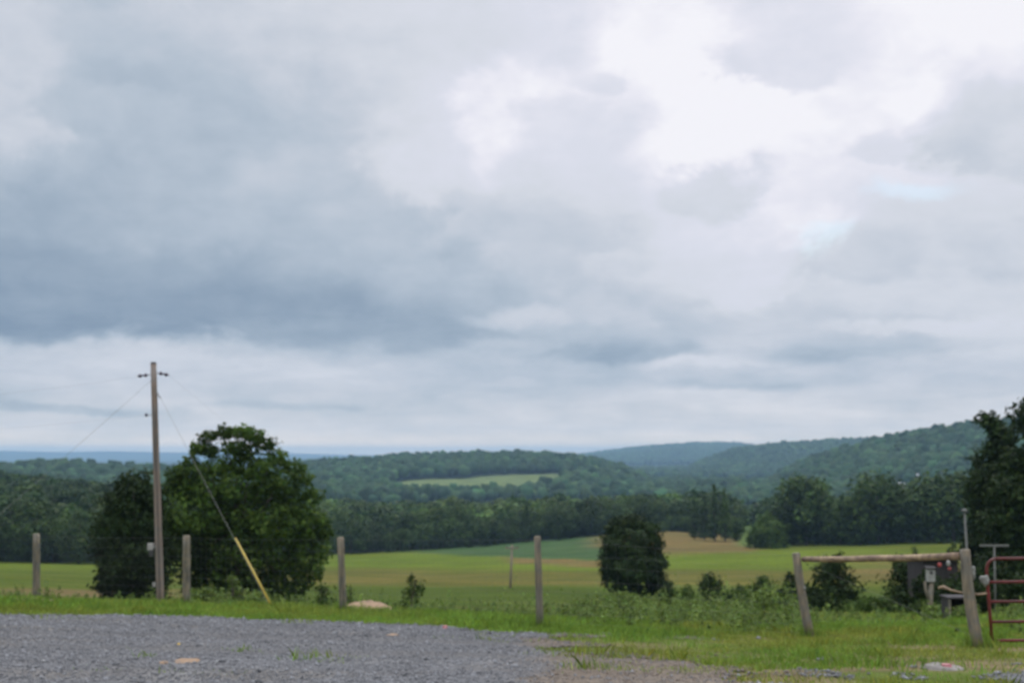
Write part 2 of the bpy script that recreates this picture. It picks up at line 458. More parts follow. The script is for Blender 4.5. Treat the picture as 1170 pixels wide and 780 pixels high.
def gravel_sheet():
    s = 0.11
    xs = np.arange(-13, 13, s); ys = np.arange(-8, 27, s)
    X, Y = np.meshgrid(xs, ys, indexing='ij')
    x = X.ravel(); y = Y.ravel()
    g = gravel_amt(x, y)
    z = ground(x, y) + 0.012 + np.clip(g, -1, 1) * 0.006
    d = dirt_amt(x, y)
    n = fbm(x * 1.1, y * 1.1, 61)
    c = np.tile(np.array([0.128, 0.130, 0.136]), (len(x), 1))
    c = blend(c, (0.15, 0.15, 0.15), np.clip((n - .45) * 3, 0, 1))
    c = blend(c, (0.15, 0.115, 0.08), d * 0.85)
    tr = np.exp(-((y - 15.2 - .12 * x + .8 * np.sin(x * .25)) / .28) ** 2) + np.exp(-((y - 17.0 - .12 * x + .8 * np.sin(x * .25)) / .28) ** 2)
    c = blend(c, (0.105, 0.10, 0.095), np.clip(tr, 0, 1) * .5)
    c = blend(c, (0.15, 0.125, 0.09), np.clip((fbm(x * .45, y * .9, 67) - .56) * 5, 0, 1) * .55)
    idx = np.arange(len(x)).reshape(len(xs), len(ys))
    Fs = np.stack([idx[:-1, :-1].ravel(), idx[1:, :-1].ravel(), idx[1:, 1:].ravel(), idx[:-1, 1:].ravel()], 1)
    keep = (g[Fs] > 0).all(1)
    Fs = Fs[keep]
    used = np.unique(Fs); mp = np.zeros(len(x), int); mp[used] = np.arange(len(used))
    m, nt, out = newmat('crushed_gravel')
    vc = nd(nt, 'ShaderNodeVertexColor', layer_name='Col')
    tc = nd(nt, 'ShaderNodeTexCoord')
    vo = nd(nt, 'ShaderNodeTexVoronoi'); vo.inputs['Scale'].default_value = 28
    nt.links.new(tc.outputs['Object'], vo.inputs['Vector'])
    sep = nd(nt, 'ShaderNodeSeparateColor'); nt.links.new(vo.outputs['Color'], sep.inputs[0])
    mr = nd(nt, 'ShaderNodeMapRange'); mr.inputs['To Min'].default_value = 0.6; mr.inputs['To Max'].default_value = 1.4
    nt.links.new(sep.outputs[0], mr.inputs['Value'])
    sc = nd(nt, 'ShaderNodeVectorMath', operation='SCALE'); nt.links.new(vc.outputs['Color'], sc.inputs[0]); nt.links.new(mr.outputs[0], sc.inputs['Scale'])
    v2, nz2 = noise_mul(nt, sc.outputs[0], 1.3, 0.85, 1.15, 4)
    b = nd(nt, 'ShaderNodeBsdfPrincipled'); b.inputs['Roughness'].default_value = 0.85; b.inputs['Specular IOR Level'].default_value = 0.25
    nt.links.new(v2, b.inputs['Base Color'])
    bp = nd(nt, 'ShaderNodeBump'); bp.inputs['Strength'].default_value = 0.8; bp.inputs['Distance'].default_value = 0.03; bp.invert = True
    nt.links.new(vo.outputs['Distance'], bp.inputs['Height']); nt.links.new(bp.outputs['Normal'], b.inputs['Normal'])
    nt.links.new(b.outputs[0], out.inputs[0])
    P = np.stack([x, y, z], 1)[used]
    o = link('gravel_lot', mesh_np('gravel_lot', P, mp[Fs], m, c[used], True))
    tag(o, kind='structure', label='grey crushed gravel lot with brown dirt at its right end', cat='gravel')
    # loose stones
    n = 110000
    th = rng.uniform(-0.5, 0.5, n); r = np.sqrt(rng.uniform(10.5 ** 2, 23.5 ** 2, n))
    x = r * np.sin(th); y = r * np.cos(th)
    g = gravel_amt(x, y); k = g > -0.35; x, y, g = x[k], y[k], g[k]; n = len(x)
    d = dirt_amt(x, y); keep = rng.random(n) > d * 0.55; x, y, d = x[keep], y[keep], d[keep]; n = len(x)
    z = ground(x, y) + 0.02
    octv = np.array([[1, 0, 0], [0, 1, 0], [-1, 0, 0], [0, -1, 0], [0, 0, 1], [0, 0, -1.]])
    octf = np.array([[0, 1, 4], [1, 2, 4], [2, 3, 4], [3, 0, 4], [1, 0, 5], [2, 1, 5], [3, 2, 5], [0, 3, 5]])
    tr = np.exp(-((y - 15.2 - .12 * x + .8 * np.sin(x * .25)) / .3) ** 2) + np.exp(-((y - 17.0 - .12 * x + .8 * np.sin(x * .25)) / .3) ** 2)
    size = rng.lognormal(math.log(0.0115), 0.45, n) * (1 - .45 * np.clip(tr, 0, 1))
    V = octv[None] * rng.uniform(0.6, 1.3, (n, 6, 1)) * size[:, None, None] * np.array([1.2, 1.0, 0.7])
    V += rng.normal(0, 0.2, V.shape) * size[:, None, None]
    a = rng.uniform(0, 6.28, n); ca, sa = np.cos(a)[:, None], np.sin(a)[:, None]
    Vx = V[..., 0] * ca - V[..., 1] * sa; Vy = V[..., 0] * sa + V[..., 1] * ca
    V = np.stack([Vx + x[:, None], Vy + y[:, None], V[..., 2] + z[:, None]], 2).reshape(-1, 3)
    Fo = (octf[None] + (np.arange(n) * 6)[:, None, None]).reshape(-1, 3)
    c = np.array([0.158, 0.163, 0.172])[None] * rng.lognormal(-0.04, 0.26, (n, 1))
    c = blend(c, (0.18, 0.135, 0.095), (d * rng.random(n) > 0.35) * 0.7)
    c = c * (0.75 + .5 * fbm(x * .5, y * 1.6, 66))[:, None]
    c = np.clip(c, 0.03, 0.3)
    m2, nt, out = newmat('stone'); vc = nd(nt, 'ShaderNodeVertexColor', layer_name='Col')
    b = nd(nt, 'ShaderNodeBsdfPrincipled'); b.inputs['Roughness'].default_value = 0.8; b.inputs['Specular IOR Level'].default_value = 0.3
    nt.links.new(vc.outputs[0], b.inputs['Base Color']); nt.links.new(b.outputs[0], out.inputs[0])
    o = link('loose_gravel', mesh_np('loose_gravel', V, Fo, m2, np.repeat(c, 6, 0)))
    tag(o, 'loose grey crushed stones strewn over the gravel lot', 'gravel', kind='stuff')
gravel_sheet()

# ---------------------------------------------------------------- foliage generators
def leaf_quads(P, N, size, cj, rg, aspect=0.6):
    """pointed leaf-like quads at P with normals N"""
    n = len(P)
    T = rg.normal(size=(n, 3)); T -= N * (T * N).sum(1, keepdims=True); T /= np.linalg.norm(T, axis=1, keepdims=True) + 1e-9
    B = np.cross(N, T)
    s = (size * rg.uniform(0.6, 1.4, n))[:, None]
    bend = N * s * rg.uniform(-0.25, 0.25, (n, 1))
    V = np.stack([P - T * s, P - B * s * aspect + bend, P + T * s, P + B * s * aspect + bend], 1).reshape(-1, 3)
    Fs = np.arange(n * 4).reshape(n, 4)
    c = np.repeat(cj, 4, 0)
    return V, Fs, c

def leaf_tint(n, rg, sd=0.28, warm=0.08):
    b = rg.lognormal(-0.03, sd, (n, 1)); w = rg.normal(0, warm, (n, 1))
    return np.clip(b * np.concatenate([1 + w, np.ones((n, 1)), 1 - w * 0.8], 1), 0.1, 3)

def crown_lobes(lobes, n, size, rg, shell=0.35, up=0.35, rand=0.8, aspect=0.6, sd=0.28, lobesd=0.12, sprig=.2):
    L = np.array(lobes, float)                      # cx cy cz rx ry rz
    area = (L[:, 3] * L[:, 5] + L[:, 3] * L[:, 4] + L[:, 4] * L[:, 5])
    pick = rg.choice(len(L), n, p=area / area.sum())
    d = rg.normal(size=(n, 3)); d /= np.linalg.norm(d, axis=1, keepdims=True)
    # lumpy lobe surface
    lump = 1 + 0.22 * np.sin(d[:, 0] * 5.1 + pick * 1.7) * np.sin(d[:, 1] * 4.3 + pick) + 0.18 * np.sin(d[:, 2] * 6.7 + pick * 2.3 + d[:, 0] * 3)
    rad = (rg.random(n) ** shell) * lump * rg.choice([1, 1, 1, 1.12], n)
    sp = rg.normal(size=(len(L), 7, 3)); sp[:, :, 2] = sp[:, :, 2] * .7 + .15; sp /= np.linalg.norm(sp, axis=2, keepdims=True)
    on = rg.random(n) < sprig; sd_ = sp[pick, rg.integers(0, 7, n)]
    u = rg.random(n); dj = sd_ + rg.normal(0, .16, (n, 3)) * (1.1 - u[:, None] * .5)
    d = np.where(on[:, None], dj, d); rad = np.where(on, .75 + .62 * u, rad)
    P = L[pick, :3] + d * L[pick, 3:6] * rad[:, None]
    N = d + rg.normal(0, rand, (n, 3)) + np.array([0, 0, up]); N /= np.linalg.norm(N, axis=1, keepdims=True)
    tl = rg.normal(1, lobesd, len(L))[pick][:, None]
    return leaf_quads(P, N, size, leaf_tint(n, rg, sd) * tl, rg, aspect)

def trunk_mb(h, r, limbs, rg, lean=0.0):
    mb = MB()
    n = 6; pts = []; rad = []
    for i in range(n + 1):
        t = i / n
        pts.append((lean * t * t * h + rg.normal(0, .012) * h * t, rg.normal(0, .012) * h * t, h * t - 0.15)); rad.append(r * (1.35 if i == 0 else 1.05 - 0.75 * t))
    mb.tube(pts, rad, 8, jit=.1)
    for (zf, tip) in limbs:
        s = Vector(pts[min(n, max(1, int(zf * n)))]); e = Vector(tip); mid = (s + e) / 2 + Vector((0, 0, -0.06 * (e - s).length))
        mb.tube([s, mid, e], [r * .45, r * .28, r * .08], 6)
    return mb

def place_tree(name, loc, crown, trunk, label, cat, group=None, mat=None, tmat=None, rz=0):
    e = empty(name, loc, label, cat, group, rz)
    V, Fs, c = crown
    o = link('crown', mesh_np('crown', V, Fs, M[mat], c), e)
    t = trunk.build('trunk', M['bark'], e, True)
    return e

def pix_lobes(base, px0, r, L, rg, depth=0.8, squash=1.0):
    """lobes given as (px, py, radius px) at distance r -> metres relative to base"""
    k = r / F; out = []
    for q in L:
        px, py, w = q[:3]; h = q[3] if len(q) > 3 else w
        p = at(px, py, r) - base
        out.append((p.x, p.y + rg.uniform(-1, 1) * w * k * depth, p.z, w * k, w * k * squash, h * k))
    return out

# --- big leafy tree behind the pole
def big_tree():
    rg = np.random.default_rng(3); r = 60.0
    b = on_ground(272, r)
    L = [(228,512,9,7),(240,499,11,7),(257,494,13,8),(276,493,13,8),(292,498,12,8),(306,507,11,8),(218,527,9,9),(243,516,10,8),(266,511,14,9),(286,514,13,9),(316,522,13,11),(334,534,13,10),(346,548,12,9),(356,566,12,11),(204,540,13,11),(196,556,12,12),(226,540,16,13),(250,535,18,14),(276,532,18,13),(300,535,17,14),(324,552,18,15),(212,560,20,18),(240,562,22,18),(268,558,24,18),(300,562,24,20),(330,578,20,18),(352,592,18,16),(366,606,11,13),(212,590,24,24),(244,596,28,22),(280,594,28,22),(314,600,26,22),(342,616,20,18),(366,632,11,14),(208,622,24,24),(240,632,28,24),(276,630,30,24),(312,632,26,22),(340,640,18,20),(362,652,10,12),(222,655,24,18),(254,662,24,18),(290,660,24,18),(322,664,20,18),(346,664,11,16),(334,682,10,10),(298,682,14,8),(230,678,18,9)]
    lob = pix_lobes(b, 272, r, L, rg, 0.9)
    V, Fs, c = crown_lobes(lob, 30000, 0.105, rg, 0.22, 0.5, 0.6, 0.62, 0.25, 0.24)
    limbs = [(0.5 + 0.4 * rg.random(), (l[0] * .8, l[1] * .8, l[2] * .92)) for l in lob[::2]]
    t = trunk_mb(5.6, 0.28, limbs, rg)
    place_tree('leafy_tree', b, (V, Fs, c), t, 'big round leafy tree with a broad bright green top right of the utility pole', 'tree', mat='maple')
big_tree()

def dark_tree():
    rg = np.random.default_rng(4); r = 57.0
    b = on_ground(150, r)
    L = [(152,556,18,20),(140,575,20,22),(164,580,20,24),(134,602,22,24),(155,605,30,26),(176,612,18,26),(130,632,20,22),(150,640,32,26),(176,646,18,26),(138,665,22,20),(165,668,24,20),(120,668,12,10),(125,654,13,10),(150,682,28,12)]
    lob = pix_lobes(b, 150, r, L, rg, 0.8)
    cr = crown_lobes(lob, 18000, 0.095, rg, 0.25, 0.25, 0.65, 0.5, 0.25, 0.14)
    place_tree('evergreen_tree', b, cr, trunk_mb(5.0, .16, [], rg), 'dark dense evergreen tree standing left of the utility pole', 'tree', mat='cedar')
dark_tree()

def lone_tree():
    rg = np.random.default_rng(5); r = 88.0
    b = on_ground(722, r)
    L = [(722,600,20,12),(705,606,13,12),(739,606,13,12),(699,622,13,14),(722,622,24,18),(747,622,12,14),(698,642,13,14),(722,645,28,20),(748,642,13,14),(702,660,14,13),(724,664,24,16),(748,660,13,13),(712,676,14,9),(738,674,16,9)]
    lob = pix_lobes(b, 722, r, L, rg, 0.8)
    cr = crown_lobes(lob, 19000, 0.12, rg, 0.25, 0.35, 0.5, 0.55, 0.25, 0.16, sprig=.07)
    place_tree('field_tree', b, cr, trunk_mb(4.5, .2, [], rg), 'dark rounded tree standing alone in the middle of the field', 'tree', mat='cedar')
lone_tree()

def right_trees():
    rg = np.random.default_rng(6)
    def spiky(px0, top, base, hw, r, label, n, tag_name):
        b = on_ground(px0, r); k = r / F
        H = (at(px0, top, r).z - b.z); lob = []
        nl = 26
        for i in range(nl):
            t = (i + .5) / nl
            w = hw * k * (0.25 + 0.75 * (t ** 0.6))
            z = H * (1 - t * 0.95)
            for q in range(2 + int(3 * t)):
                a = rg.uniform(0, 6.28); d = w * rg.uniform(0.2, 0.75)
                s = w * rg.uniform(.3, .48) + .1
                lob.append((math.cos(a) * d, math.sin(a) * d, z, s, s, s * 0.9))
        lob.append((0, 0, H * .97, .18, .18, .5))
        cr = crown_lobes(lob, n, 0.155, rg, 0.3, 0.35, 0.75, 0.45, 0.28, 0.16)
        place_tree(tag_name, b, cr, trunk_mb(H * .8, .22, [], rg), label, 'tree', mat='cedar')
    spiky(1143, 474, 665, 52, 78, 'dark tall tree behind the gate with a rounded shoulder, left of the taller spiky one', 36000, 'tall_tree')
    spiky(1190, 444, 665, 60, 72, 'tallest dark tree with a spiky tip at the right edge of the photo', 36000, 'tall_tree')
right_trees()

# --- woodland variants (shared meshes)
def wood_variant(seed, H, W, n, size, conifer=False, sd=.26):
    rg = np.random.default_rng(seed); lob = []
    if conifer:
        for i in range(12):
            t = (i + .5) / 12; w = W * .5 * (0.15 + 0.85 * t)
            for q in range(3):
                a = rg.uniform(0, 6.28)
                lob.append((math.cos(a) * w * .5, math.sin(a) * w * .5, H * (1 - t * .92), w * .55, w * .55, H * .06))
    else:
        zc = H * .5; rz = H * .42; rx = W * .5
        for i in range(20):                                   # billows spread over a rounded dome
            ph = math.acos(1 - 1.75 * (i + .5) / 20); a = i * 2.4 + rg.uniform(-.4, .4); k = rg.uniform(.6, .8)
            q = rx * rg.uniform(.26, .42)
            lob.append((math.cos(a) * math.sin(ph) * rx * k, math.sin(a) * math.sin(ph) * rx * k, zc + math.cos(ph) * rz * k, q, q, q * .85))
        lob.append((0, 0, zc, rx * .62, rx * .62, rz * .7))
        lob.append((0, 0, H * .16, rx * .6, rx * .6, H * .14))
    return crown_lobes(lob, n, size, rg, 0.2, 0.6, 0.42, 0.75, sd, 0.2, sprig=.06)

WV = [wood_variant(100 + i, 11.5 + (i * 5 % 4), 9.5 + (i * 7 % 4) * 1.2, 2600, 0.36) for i in range(6)] + [wood_variant(120 + i, 16, 5.5, 1700, 0.3, True) for i in range(2)]
WV_me = [mesh_np('crown', v[0], v[1], M['wood_leaf'], v[2]) for v in WV]
WT_me = []
for i in range(3):
    rg = np.random.default_rng(200 + i)
    t = trunk_mb(11, .2, [(.4, (1.8, .6, 8)), (.5, (-1.9, .3, 9)), (.45, (.4, -1.7, 8.5))], rg)
    me = bpy.data.meshes.new('trunk'); me.from_pydata(t.v, [], t.f); me.materials.append(M['bark']); WT_me.append(me)

def wood_tree(x, y, s, vi, label, group, cat='tree', wide=1.0, name='woodland_tree'):
    e = empty(name, (x, y, gz(x, y) - .1), label, cat, group, random.uniform(0, 6.28))
    e.scale = (s * wide, s * wide, s)
    link('crown', WV_me[vi], e); link('trunk', WT_me[vi % 3], e)

def row(pxs, rfun, label, group, smin=.75, smax=1.1, con=.03, jr=4):
    for px in pxs:
        r = rfun(px) + random.uniform(-jr, jr)
        p = on_ground(px + random.uniform(-4, 4), r)
        vi = random.choice((6, 7)) if random.random() < con else random.randrange(6)
        wood_tree(p.x, p.y, random.uniform(smin, smax), vi, label, group)

mid_r = lambda px: float(np.interp(px, [330, 400, 600, 760, 860], [345, 385, 402, 420, 400]))
left_r = lambda px: float(np.interp(px, [-120, 150, 340], [266, 270, 330]))
right_r = lambda px: float(np.interp(px, [870, 900, 1100, 1260], [330, 318, 306, 296]))
row(np.arange(345, 846, 17), mid_r, 'leafy tree in the front row of the wood across the middle of the valley', 'front trees of the middle wood', .5, .98)
row(np.arange(352, 842, 19), lambda p: mid_r(p) + 14, 'tree just behind the front row of the middle wood', 'second row of the middle wood', .7, 1.12)
row(np.arange(-90, 330, 25), left_r, 'leafy tree in the front row of the wood on the far left', 'front trees of the left wood', .65, .9, .05)
row(np.arange(-95, 330, 26), lambda p: left_r(p) + 13, 'tree just behind the front row of the left wood', 'second row of the left wood', .75, 1.0, .05)
for i, (px, dr, s, wd, vi) in enumerate(((900, 0, 1.0, 1.1, 0), (923, 3, 1.38, 1.05, 3), (944, 6, .85, 1.2, 1), (962, 2, .72, 1.2, 5), (985, 0, 1.2, 1.0, 4), (1005, 3, 1.42, 1.0, 2), (1027, 5, .95, 1.1, 3), (1046, 2, 1.1, 1.15, 0), (1070, 4, 1.35, 1.1, 1), (1092, 0, 1.45, 1.05, 5))):
    p = on_ground(px, right_r(px) - 7 + dr); wood_tree(p.x, p.y, s, vi, 'broad dark leafy tree in the very front of the wood above the right field', 'broad front trees of the right wood', wide=wd)
row(np.arange(905, 1240, 24), right_r, 'dark leafy tree in the front row of the wood above the right field', 'front trees of the right wood', .65, .85, .03)
row(np.arange(893, 1240, 22), lambda p: right_r(p) + 14, 'tree just behind the front row of the right wood', 'second row of the right wood', .6, 1.0, .03)
# small stand that juts into the field left of the round tree
for px, r, s, vi in ((795, 352, .72, 6), (806, 345, .8, 7), (818, 338, .95, 6), (830, 336, .9, 7), (842, 342, .65, 0)):
    p = on_ground(px, r); wood_tree(p.x, p.y, s, vi, 'dark slender tree in the small stand jutting into the tan field', 'stand of trees jutting into the field')
p = on_ground(876, 296)
e = empty('round_tree', p, 'small rounded paler green tree at the left end of the right field', 'tree')
rg = np.random.default_rng(77); k = 296 / F
cr = crown_lobes(pix_lobes(p, 876, 296, [(876,594,8,8),(868,602,9,9),(884,602,9,9),(862,612,9,9),(876,608,13,12),(890,612,9,9),(866,621,11,8),(886,621,11,8)], rg, .6), 5000, .3, rg, .22, .5, .5, .65, .26, .16)
link('crown', mesh_np('crown', *cr[:2], M['maple'], cr[2]), e); link('trunk', WT_me[0], e).scale = (.5, .5, .4)
p = on_ground(758, 404); wood_tree(p.x, p.y, .32, 1, 'small pale green tree at the edge of the wood above the tan field', None, name='young_tree')

# --- deep woods: masses
def wood_mass(name, pts, variants, smin, smax, mat, label, rg, sub=1.0):
    Vs = []; Fs = []; Cs = []; off = 0
    x = np.array([p[0] for p in pts]); y = np.array([p[1] for p in pts]); z = ground(x, y)
    TN = fbm(x / 70, y / 70, 23, 3)
    for i in range(len(x)):
        v = variants[rg.integers(len(variants))]
        s = rg.uniform(smin, smax); a = rg.uniform(0, 6.28); ca, sa = math.cos(a) * s, math.sin(a) * s
        V = v[0]; wv = rg.uniform(.9, 1.2)
        Vs.append(np.stack([(V[:, 0] * ca - V[:, 1] * sa) * wv + x[i], (V[:, 0] * sa + V[:, 1] * ca) * wv + y[i], V[:, 2] * s + z[i]], 1))
        Fs.append(v[1] + off); off += len(V)
        t = rg.lognormal(0, .35) * (.65 + .7 * TN[i]); h = rg.normal(0, .1)
        Cs.append(v[2] * t * np.array([1 + h, 1, 1 - h * .6]))
    o = link(name, mesh_np(name, np.concatenate(Vs), np.concatenate(Fs), M[mat], np.concatenate(Cs)))
    return tag(o, label, 'woods', kind='stuff')

def scatter(px0, px1, r0f, r1f, spacing, rg, reject=None):
    """jittered grid in ground area between two distance curves"""
    out = []
    r = min(r0f(p) for p in np.linspace(px0, px1, 20)); rmax = max(r1f(p) for p in np.linspace(px0, px1, 20))
    while r < rmax:
        step = spacing / r * F; px = px0 + rg.uniform(0, step)
        while px < px1:
            rr = r + rg.uniform(-.5, .5) * spacing; q = px + rg.uniform(-.45, .45) * step
            if r0f(q) <= rr <= r1f(q):
                az = math.atan((q - 585) / F / 1.012)
                out.append((rr * math.sin(az), rr * math.cos(az)))
            px += step
        r += spacing
    if reject is not None and out:
        a = np.array(out); k = ~reject(a[:, 0], a[:, 1]); out = [tuple(v) for v in a[k]]
    return out

rg = np.random.default_rng(11)
DV = [wood_variant(300 + i, 12 + (i * 5 % 4), 10 + (i * 3 % 4), 620, 0.7) for i in range(6)]
wood_mass('left_wood', scatter(-130, 345, lambda p: left_r(p) + 24, lambda p: 700, 8.5, rg), DV, .72, 1.02, 'wood_leaf', 'deep leafy wood stretching back on the far left', rg)
wood_mass('middle_wood', scatter(320, 900, lambda p: mid_r(p) + 24 + 190 * float(np.interp(p, [838, 848, 874, 884], [0, 1, 1, 0])), lambda p: mid_r(p) + 220 + 60 * (p > 800), 8.5, rg), DV, .7, 1.12, 'wood_leaf', 'deep wood behind the front trees across the middle of the valley', rg)
wood_mass('right_wood', scatter(880, 1330, lambda p: right_r(p) + 24, lambda p: 540, 8.5, rg), DV, .55, .95, 'wood_leaf', 'deep wood above the right field', rg)

# hillside canopy: low-poly lumpy crowns
def ico_variant(seed, W, H):
    rg = np.random.default_rng(seed)
    bpy_me = bpy.data.meshes.new('tmp')
    import bmesh
    bm = bmesh.new(); bmesh.ops.create_icosphere(bm, subdivisions=2, radius=1)
    V = np.array([v.co[:] for v in bm.verts]); Fs = np.array([[v.index for v in f.verts] for f in bm.faces]); bm.free()
    bpy.data.meshes.remove(bpy_me)
    k = 1 + rg.normal(0, .15, (len(V), 1))
    V = V * k * np.array([W / 2, W / 2, H * .42]) + np.array([0, 0, H * .58])
    return V, Fs, np.clip(rg.normal(1, .12, (len(V), 1)), .5, 1.5) * np.ones((1, 3))
IV = [ico_variant(400 + i, 9.5 + (i % 3) * 1.6, 12 + (i % 4)) for i in range(8)]
# ---------------------------------------------------------------- far houses on the right hill
HOUSES = []
def house(px, py, r, w, label):
    b = hit(px, py, 900, 2600); HOUSES.append((px, math.hypot(b.x, b.y)))
    e = empty('farmhouse', b, label, 'house')
    mb = MB(); mb.box((0, 0, 0.5), (w, 7, 6)); mb.build('wall', M['paint'], e)
    h = 3.5; hw = w / 2 + .4
    mb = MB(); mb.add([(-hw, -4, h), (hw, -4, h), (hw, 4, h), (-hw, 4, h), (-hw, 0, h + 2.6), (hw, 0, h + 2.6)], [(0, 1, 5, 4), (2, 3, 4, 5), (0, 4, 3), (1, 2, 5), (3, 2, 1, 0)])
    mb.build('roof', M['greyroof'], e)
    for i in (-1, 1): MB().box((i * w * .25, -3.52, .8), (1.1, .06, 1.5)).build('window', M['glass'], e)
house(1052, 548, 0, 7.5, 'small far white house among trees on the right hillside')
house(1030, 558, 0, 8.5, 'far pale house left of and below the white one on the right hillside')

in_clear = lambda x, y: clearing(x, y) > .25
def hill_wood(key, name, px0, px1, spacing, smin, smax, label, front=1.0, back=.12, reject=None):
    r0, w, prof, th = HILLS[key]; rg = np.random.default_rng(len(name) * 7 + 1)
    pts = scatter(px0, px1, lambda p: r0 - w * front, lambda p: r0 + w * back, spacing, rg, reject)
    a = np.array(pts); n = fbm(a[:, 0] / 40, a[:, 1] / 40, 19)
    wood_mass(name, pts, IV, smin, smax, 'far_leaf', label, rg)
def by_house(x, y):
    r = np.hypot(x, y); px = xy_px(x, y); k = np.zeros(len(x), bool)
    for hp, hr in HOUSES: k |= (np.abs(px - hp) < 9) & (r < hr + 12) & (r > hr - 110)
    return k
hill_wood('leftfar', 'ridge_wood', -150, 480, 9, .8, 1.2, 'forest on the low bluish rise above the left wood', reject=in_clear)
hill_wood('mid', 'hill_forest', 280, 850, 9.5, .75, 1.25, 'forest covering the broad middle hill around a pale meadow', reject=in_clear)
hill_wood('rback', 'hill_forest', 720, 1150, 11, .9, 1.35, 'forest covering the bluish hill in the right background')
hill_wood('rfront', 'hill_forest', 820, 1300, 9.5, .75, 1.25, 'forest covering the nearer hill on the right', reject=by_house)
hill_wood('far', 'hill_forest', 600, 1000, 17, 1.2, 1.8, 'forest on the hazy blue hill at the head of the valley', .8)

# ---------------------------------------------------------------- shrubs and saplings
def shrub(px, r, top_py, wpx, label, n=1800, mat='shrub', size=None, sparse=False, name='shrub', group=None, base_dz=0.0):
    seed = int(px * 13 + r * 7); rg = np.random.default_rng(seed)
    b = on_ground(px, r); k = r / F
    H = max(.3, at(px, top_py, r).z - b.z) * 1.02; W = wpx * k * (1.35 if name == 'sapling' else 1.3)
    lob = []
    m = 9
    for i in range(m):
        t = rg.uniform(.12, .9); a = rg.uniform(0, 6.28); d = W * .5 * rg.uniform(.1, .7) * (1.1 - t * .6)
        s = W * rg.uniform(.16, .28) * (1.15 - .5 * t)
        lob.append((math.cos(a) * d, math.sin(a) * d, H * t, s, s, min(s, H * .2) * 1.1))
    lob.append((0, 0, H * .88, W * .13, W * .13, H * .13))
    if name != 'sapling': lob.append((0, 0, H * .45, W * .36, W * .36, H * .42)); n = int(n * 1.8)
    size = size or max(.025, W * .028)
    cr = crown_lobes(lob, n, size, rg, .35, .3, .8, .5, .28, .18)
    mb = MB()
    for i in range(4):
        a = rg.uniform(0, 6.28); d = W * .2
        mb.tube([(0, 0, -.1), (math.cos(a) * d * .4, math.sin(a) * d * .4, H * .4), (math.cos(a) * d, math.sin(a) * d, H * .85)], [.02 + W * .006, .015, .005], 5)
    e = empty(name, b, label, 'shrub' if name != 'sapling' else 'sapling', group)
    link('foliage', mesh_np('foliage', *cr[:2], M[mat], cr[2]), e)
    mb.build('stem', M['bark'], e)
    return e

shrub(470, 31, 655, 26, 'slim sapling with sparse leaves right of the tan soil heap', 520, 'shrub', .045, name='sapling')
shrub(398, 33, 668, 16, 'thin leafy sapling close behind the fence post left of the soil heap', 160, 'shrub', .04, name='sapling')
shrub(366, 30, 668, 30, 'loose green sapling under the right edge of the big leafy tree', 300, 'shrub', .045, name='sapling')
shrub(265, 34, 655, 22, 'pale green sapling behind the fence right of the second post', 420, 'weed', .045, name='sapling')
shrub(236, 32, 672, 34, 'low pale green bush right of the second fence post', 420, 'weed', .045)
shrub(295, 33, 676, 30, 'low pale green bush at the foot of the yellow guy guard', 360, 'weed', .045)
shrub(765, 62, 664, 24, 'small dark evergreen bush just right of the lone field tree', 1600, 'cedar', .06)
shrub(786, 64, 668, 22, 'paler loose bush between the two dark small evergreens', 700, 'shrub', .07)
shrub(812, 66, 654, 26, 'upright dark green young evergreen right of the lone field tree', 1500, 'cedar', .07)
shrub(846, 68, 668, 34, 'low broad shrub right of the upright young evergreen', 1200, 'shrub', .08)
shrub(872, 64, 658, 38, 'rounded shrub left of the timber brace', 1500, 'shrub', .08)
shrub(902, 62, 654, 24, 'dark narrow bush behind the left brace post', 1300, 'cedar', .07)
shrub(925, 58, 672, 40, 'low dark bush at the foot of the left brace post', 1300, 'cedar', .07)
shrub(952, 58, 641, 66, 'large dark bush seen through the timber brace', 3600, 'cedar', .085)
shrub(985, 56, 684, 40, 'low green bush right of the large dark bush', 1000, 'shrub', .07)
shrub(1008, 50, 684, 44, 'low broad bush in the middle of the hedge under the brace rail', 1100, 'shrub', .07)
shrub(1032, 52, 678, 36, 'dark low bush left of the stump', 1100, 'cedar', .07)
shrub(1058, 44, 686, 40, 'low bush at the foot of the stump', 1000, 'shrub', .06)
shrub(1088, 50, 660, 40, 'dark tangled bush behind the right brace post', 1100, 'cedar', .065)
shrub(1122, 48, 668, 46, 'dark bush behind the gate stile', 1300, 'cedar', .07)
shrub(1160, 46, 655, 60, 'broad dark bush seen through the gate bars', 1800, 'cedar', .075)
shrub(1205, 46, 650, 70, 'broad bush beyond the right edge of the gate', 1500, 'cedar', .075)
shrub(1165, 40, 690, 30, 'pale green low bush seen through the lower gate bars', 700, 'weed', .05)
shrub(786, 54, 684, 50, 'low spreading dark bush below the paler loose bush', 1500, 'shrub', .07)
shrub(828, 55, 678, 46, 'low dark bush at the foot of the upright young evergreen', 1500, 'cedar', .07)
shrub(862, 50, 682, 56, 'low wide bush in the hedge left of the timber brace', 1500, 'shrub', .07)
shrub(890, 54, 674, 40, 'low dark bush just left of the left brace post', 1400, 'cedar', .07)
shrub(715, 42, 676, 64, 'broad pale green bush below the lone field tree', 1500, 'weed', .06)
shrub(668, 44, 686, 50, 'low pale green bush right of the tallest fence post', 1000, 'weed', .06)
shrub(876, 27, 672, 40, 'tall loose pale weed bush left of the left brace post, nearest the verge', 900, 'weed', .04, name='sapling')
shrub(1072, 34, 694, 30, 'low pale bush in front of the forked stump', 700, 'weed', .05)
shrub(1100, 30, 697, 26, 'small pale bush at the foot of the open crate', 500, 'weed', .04)
shrub(1058, 52, 652, 26, 'dark bush in front of the left part of the shed', 1400, 'cedar', .075)
shrub(1037, 62, 638, 52, 'dark bush growing against the left wall of the shed', 2400, 'cedar', .085)
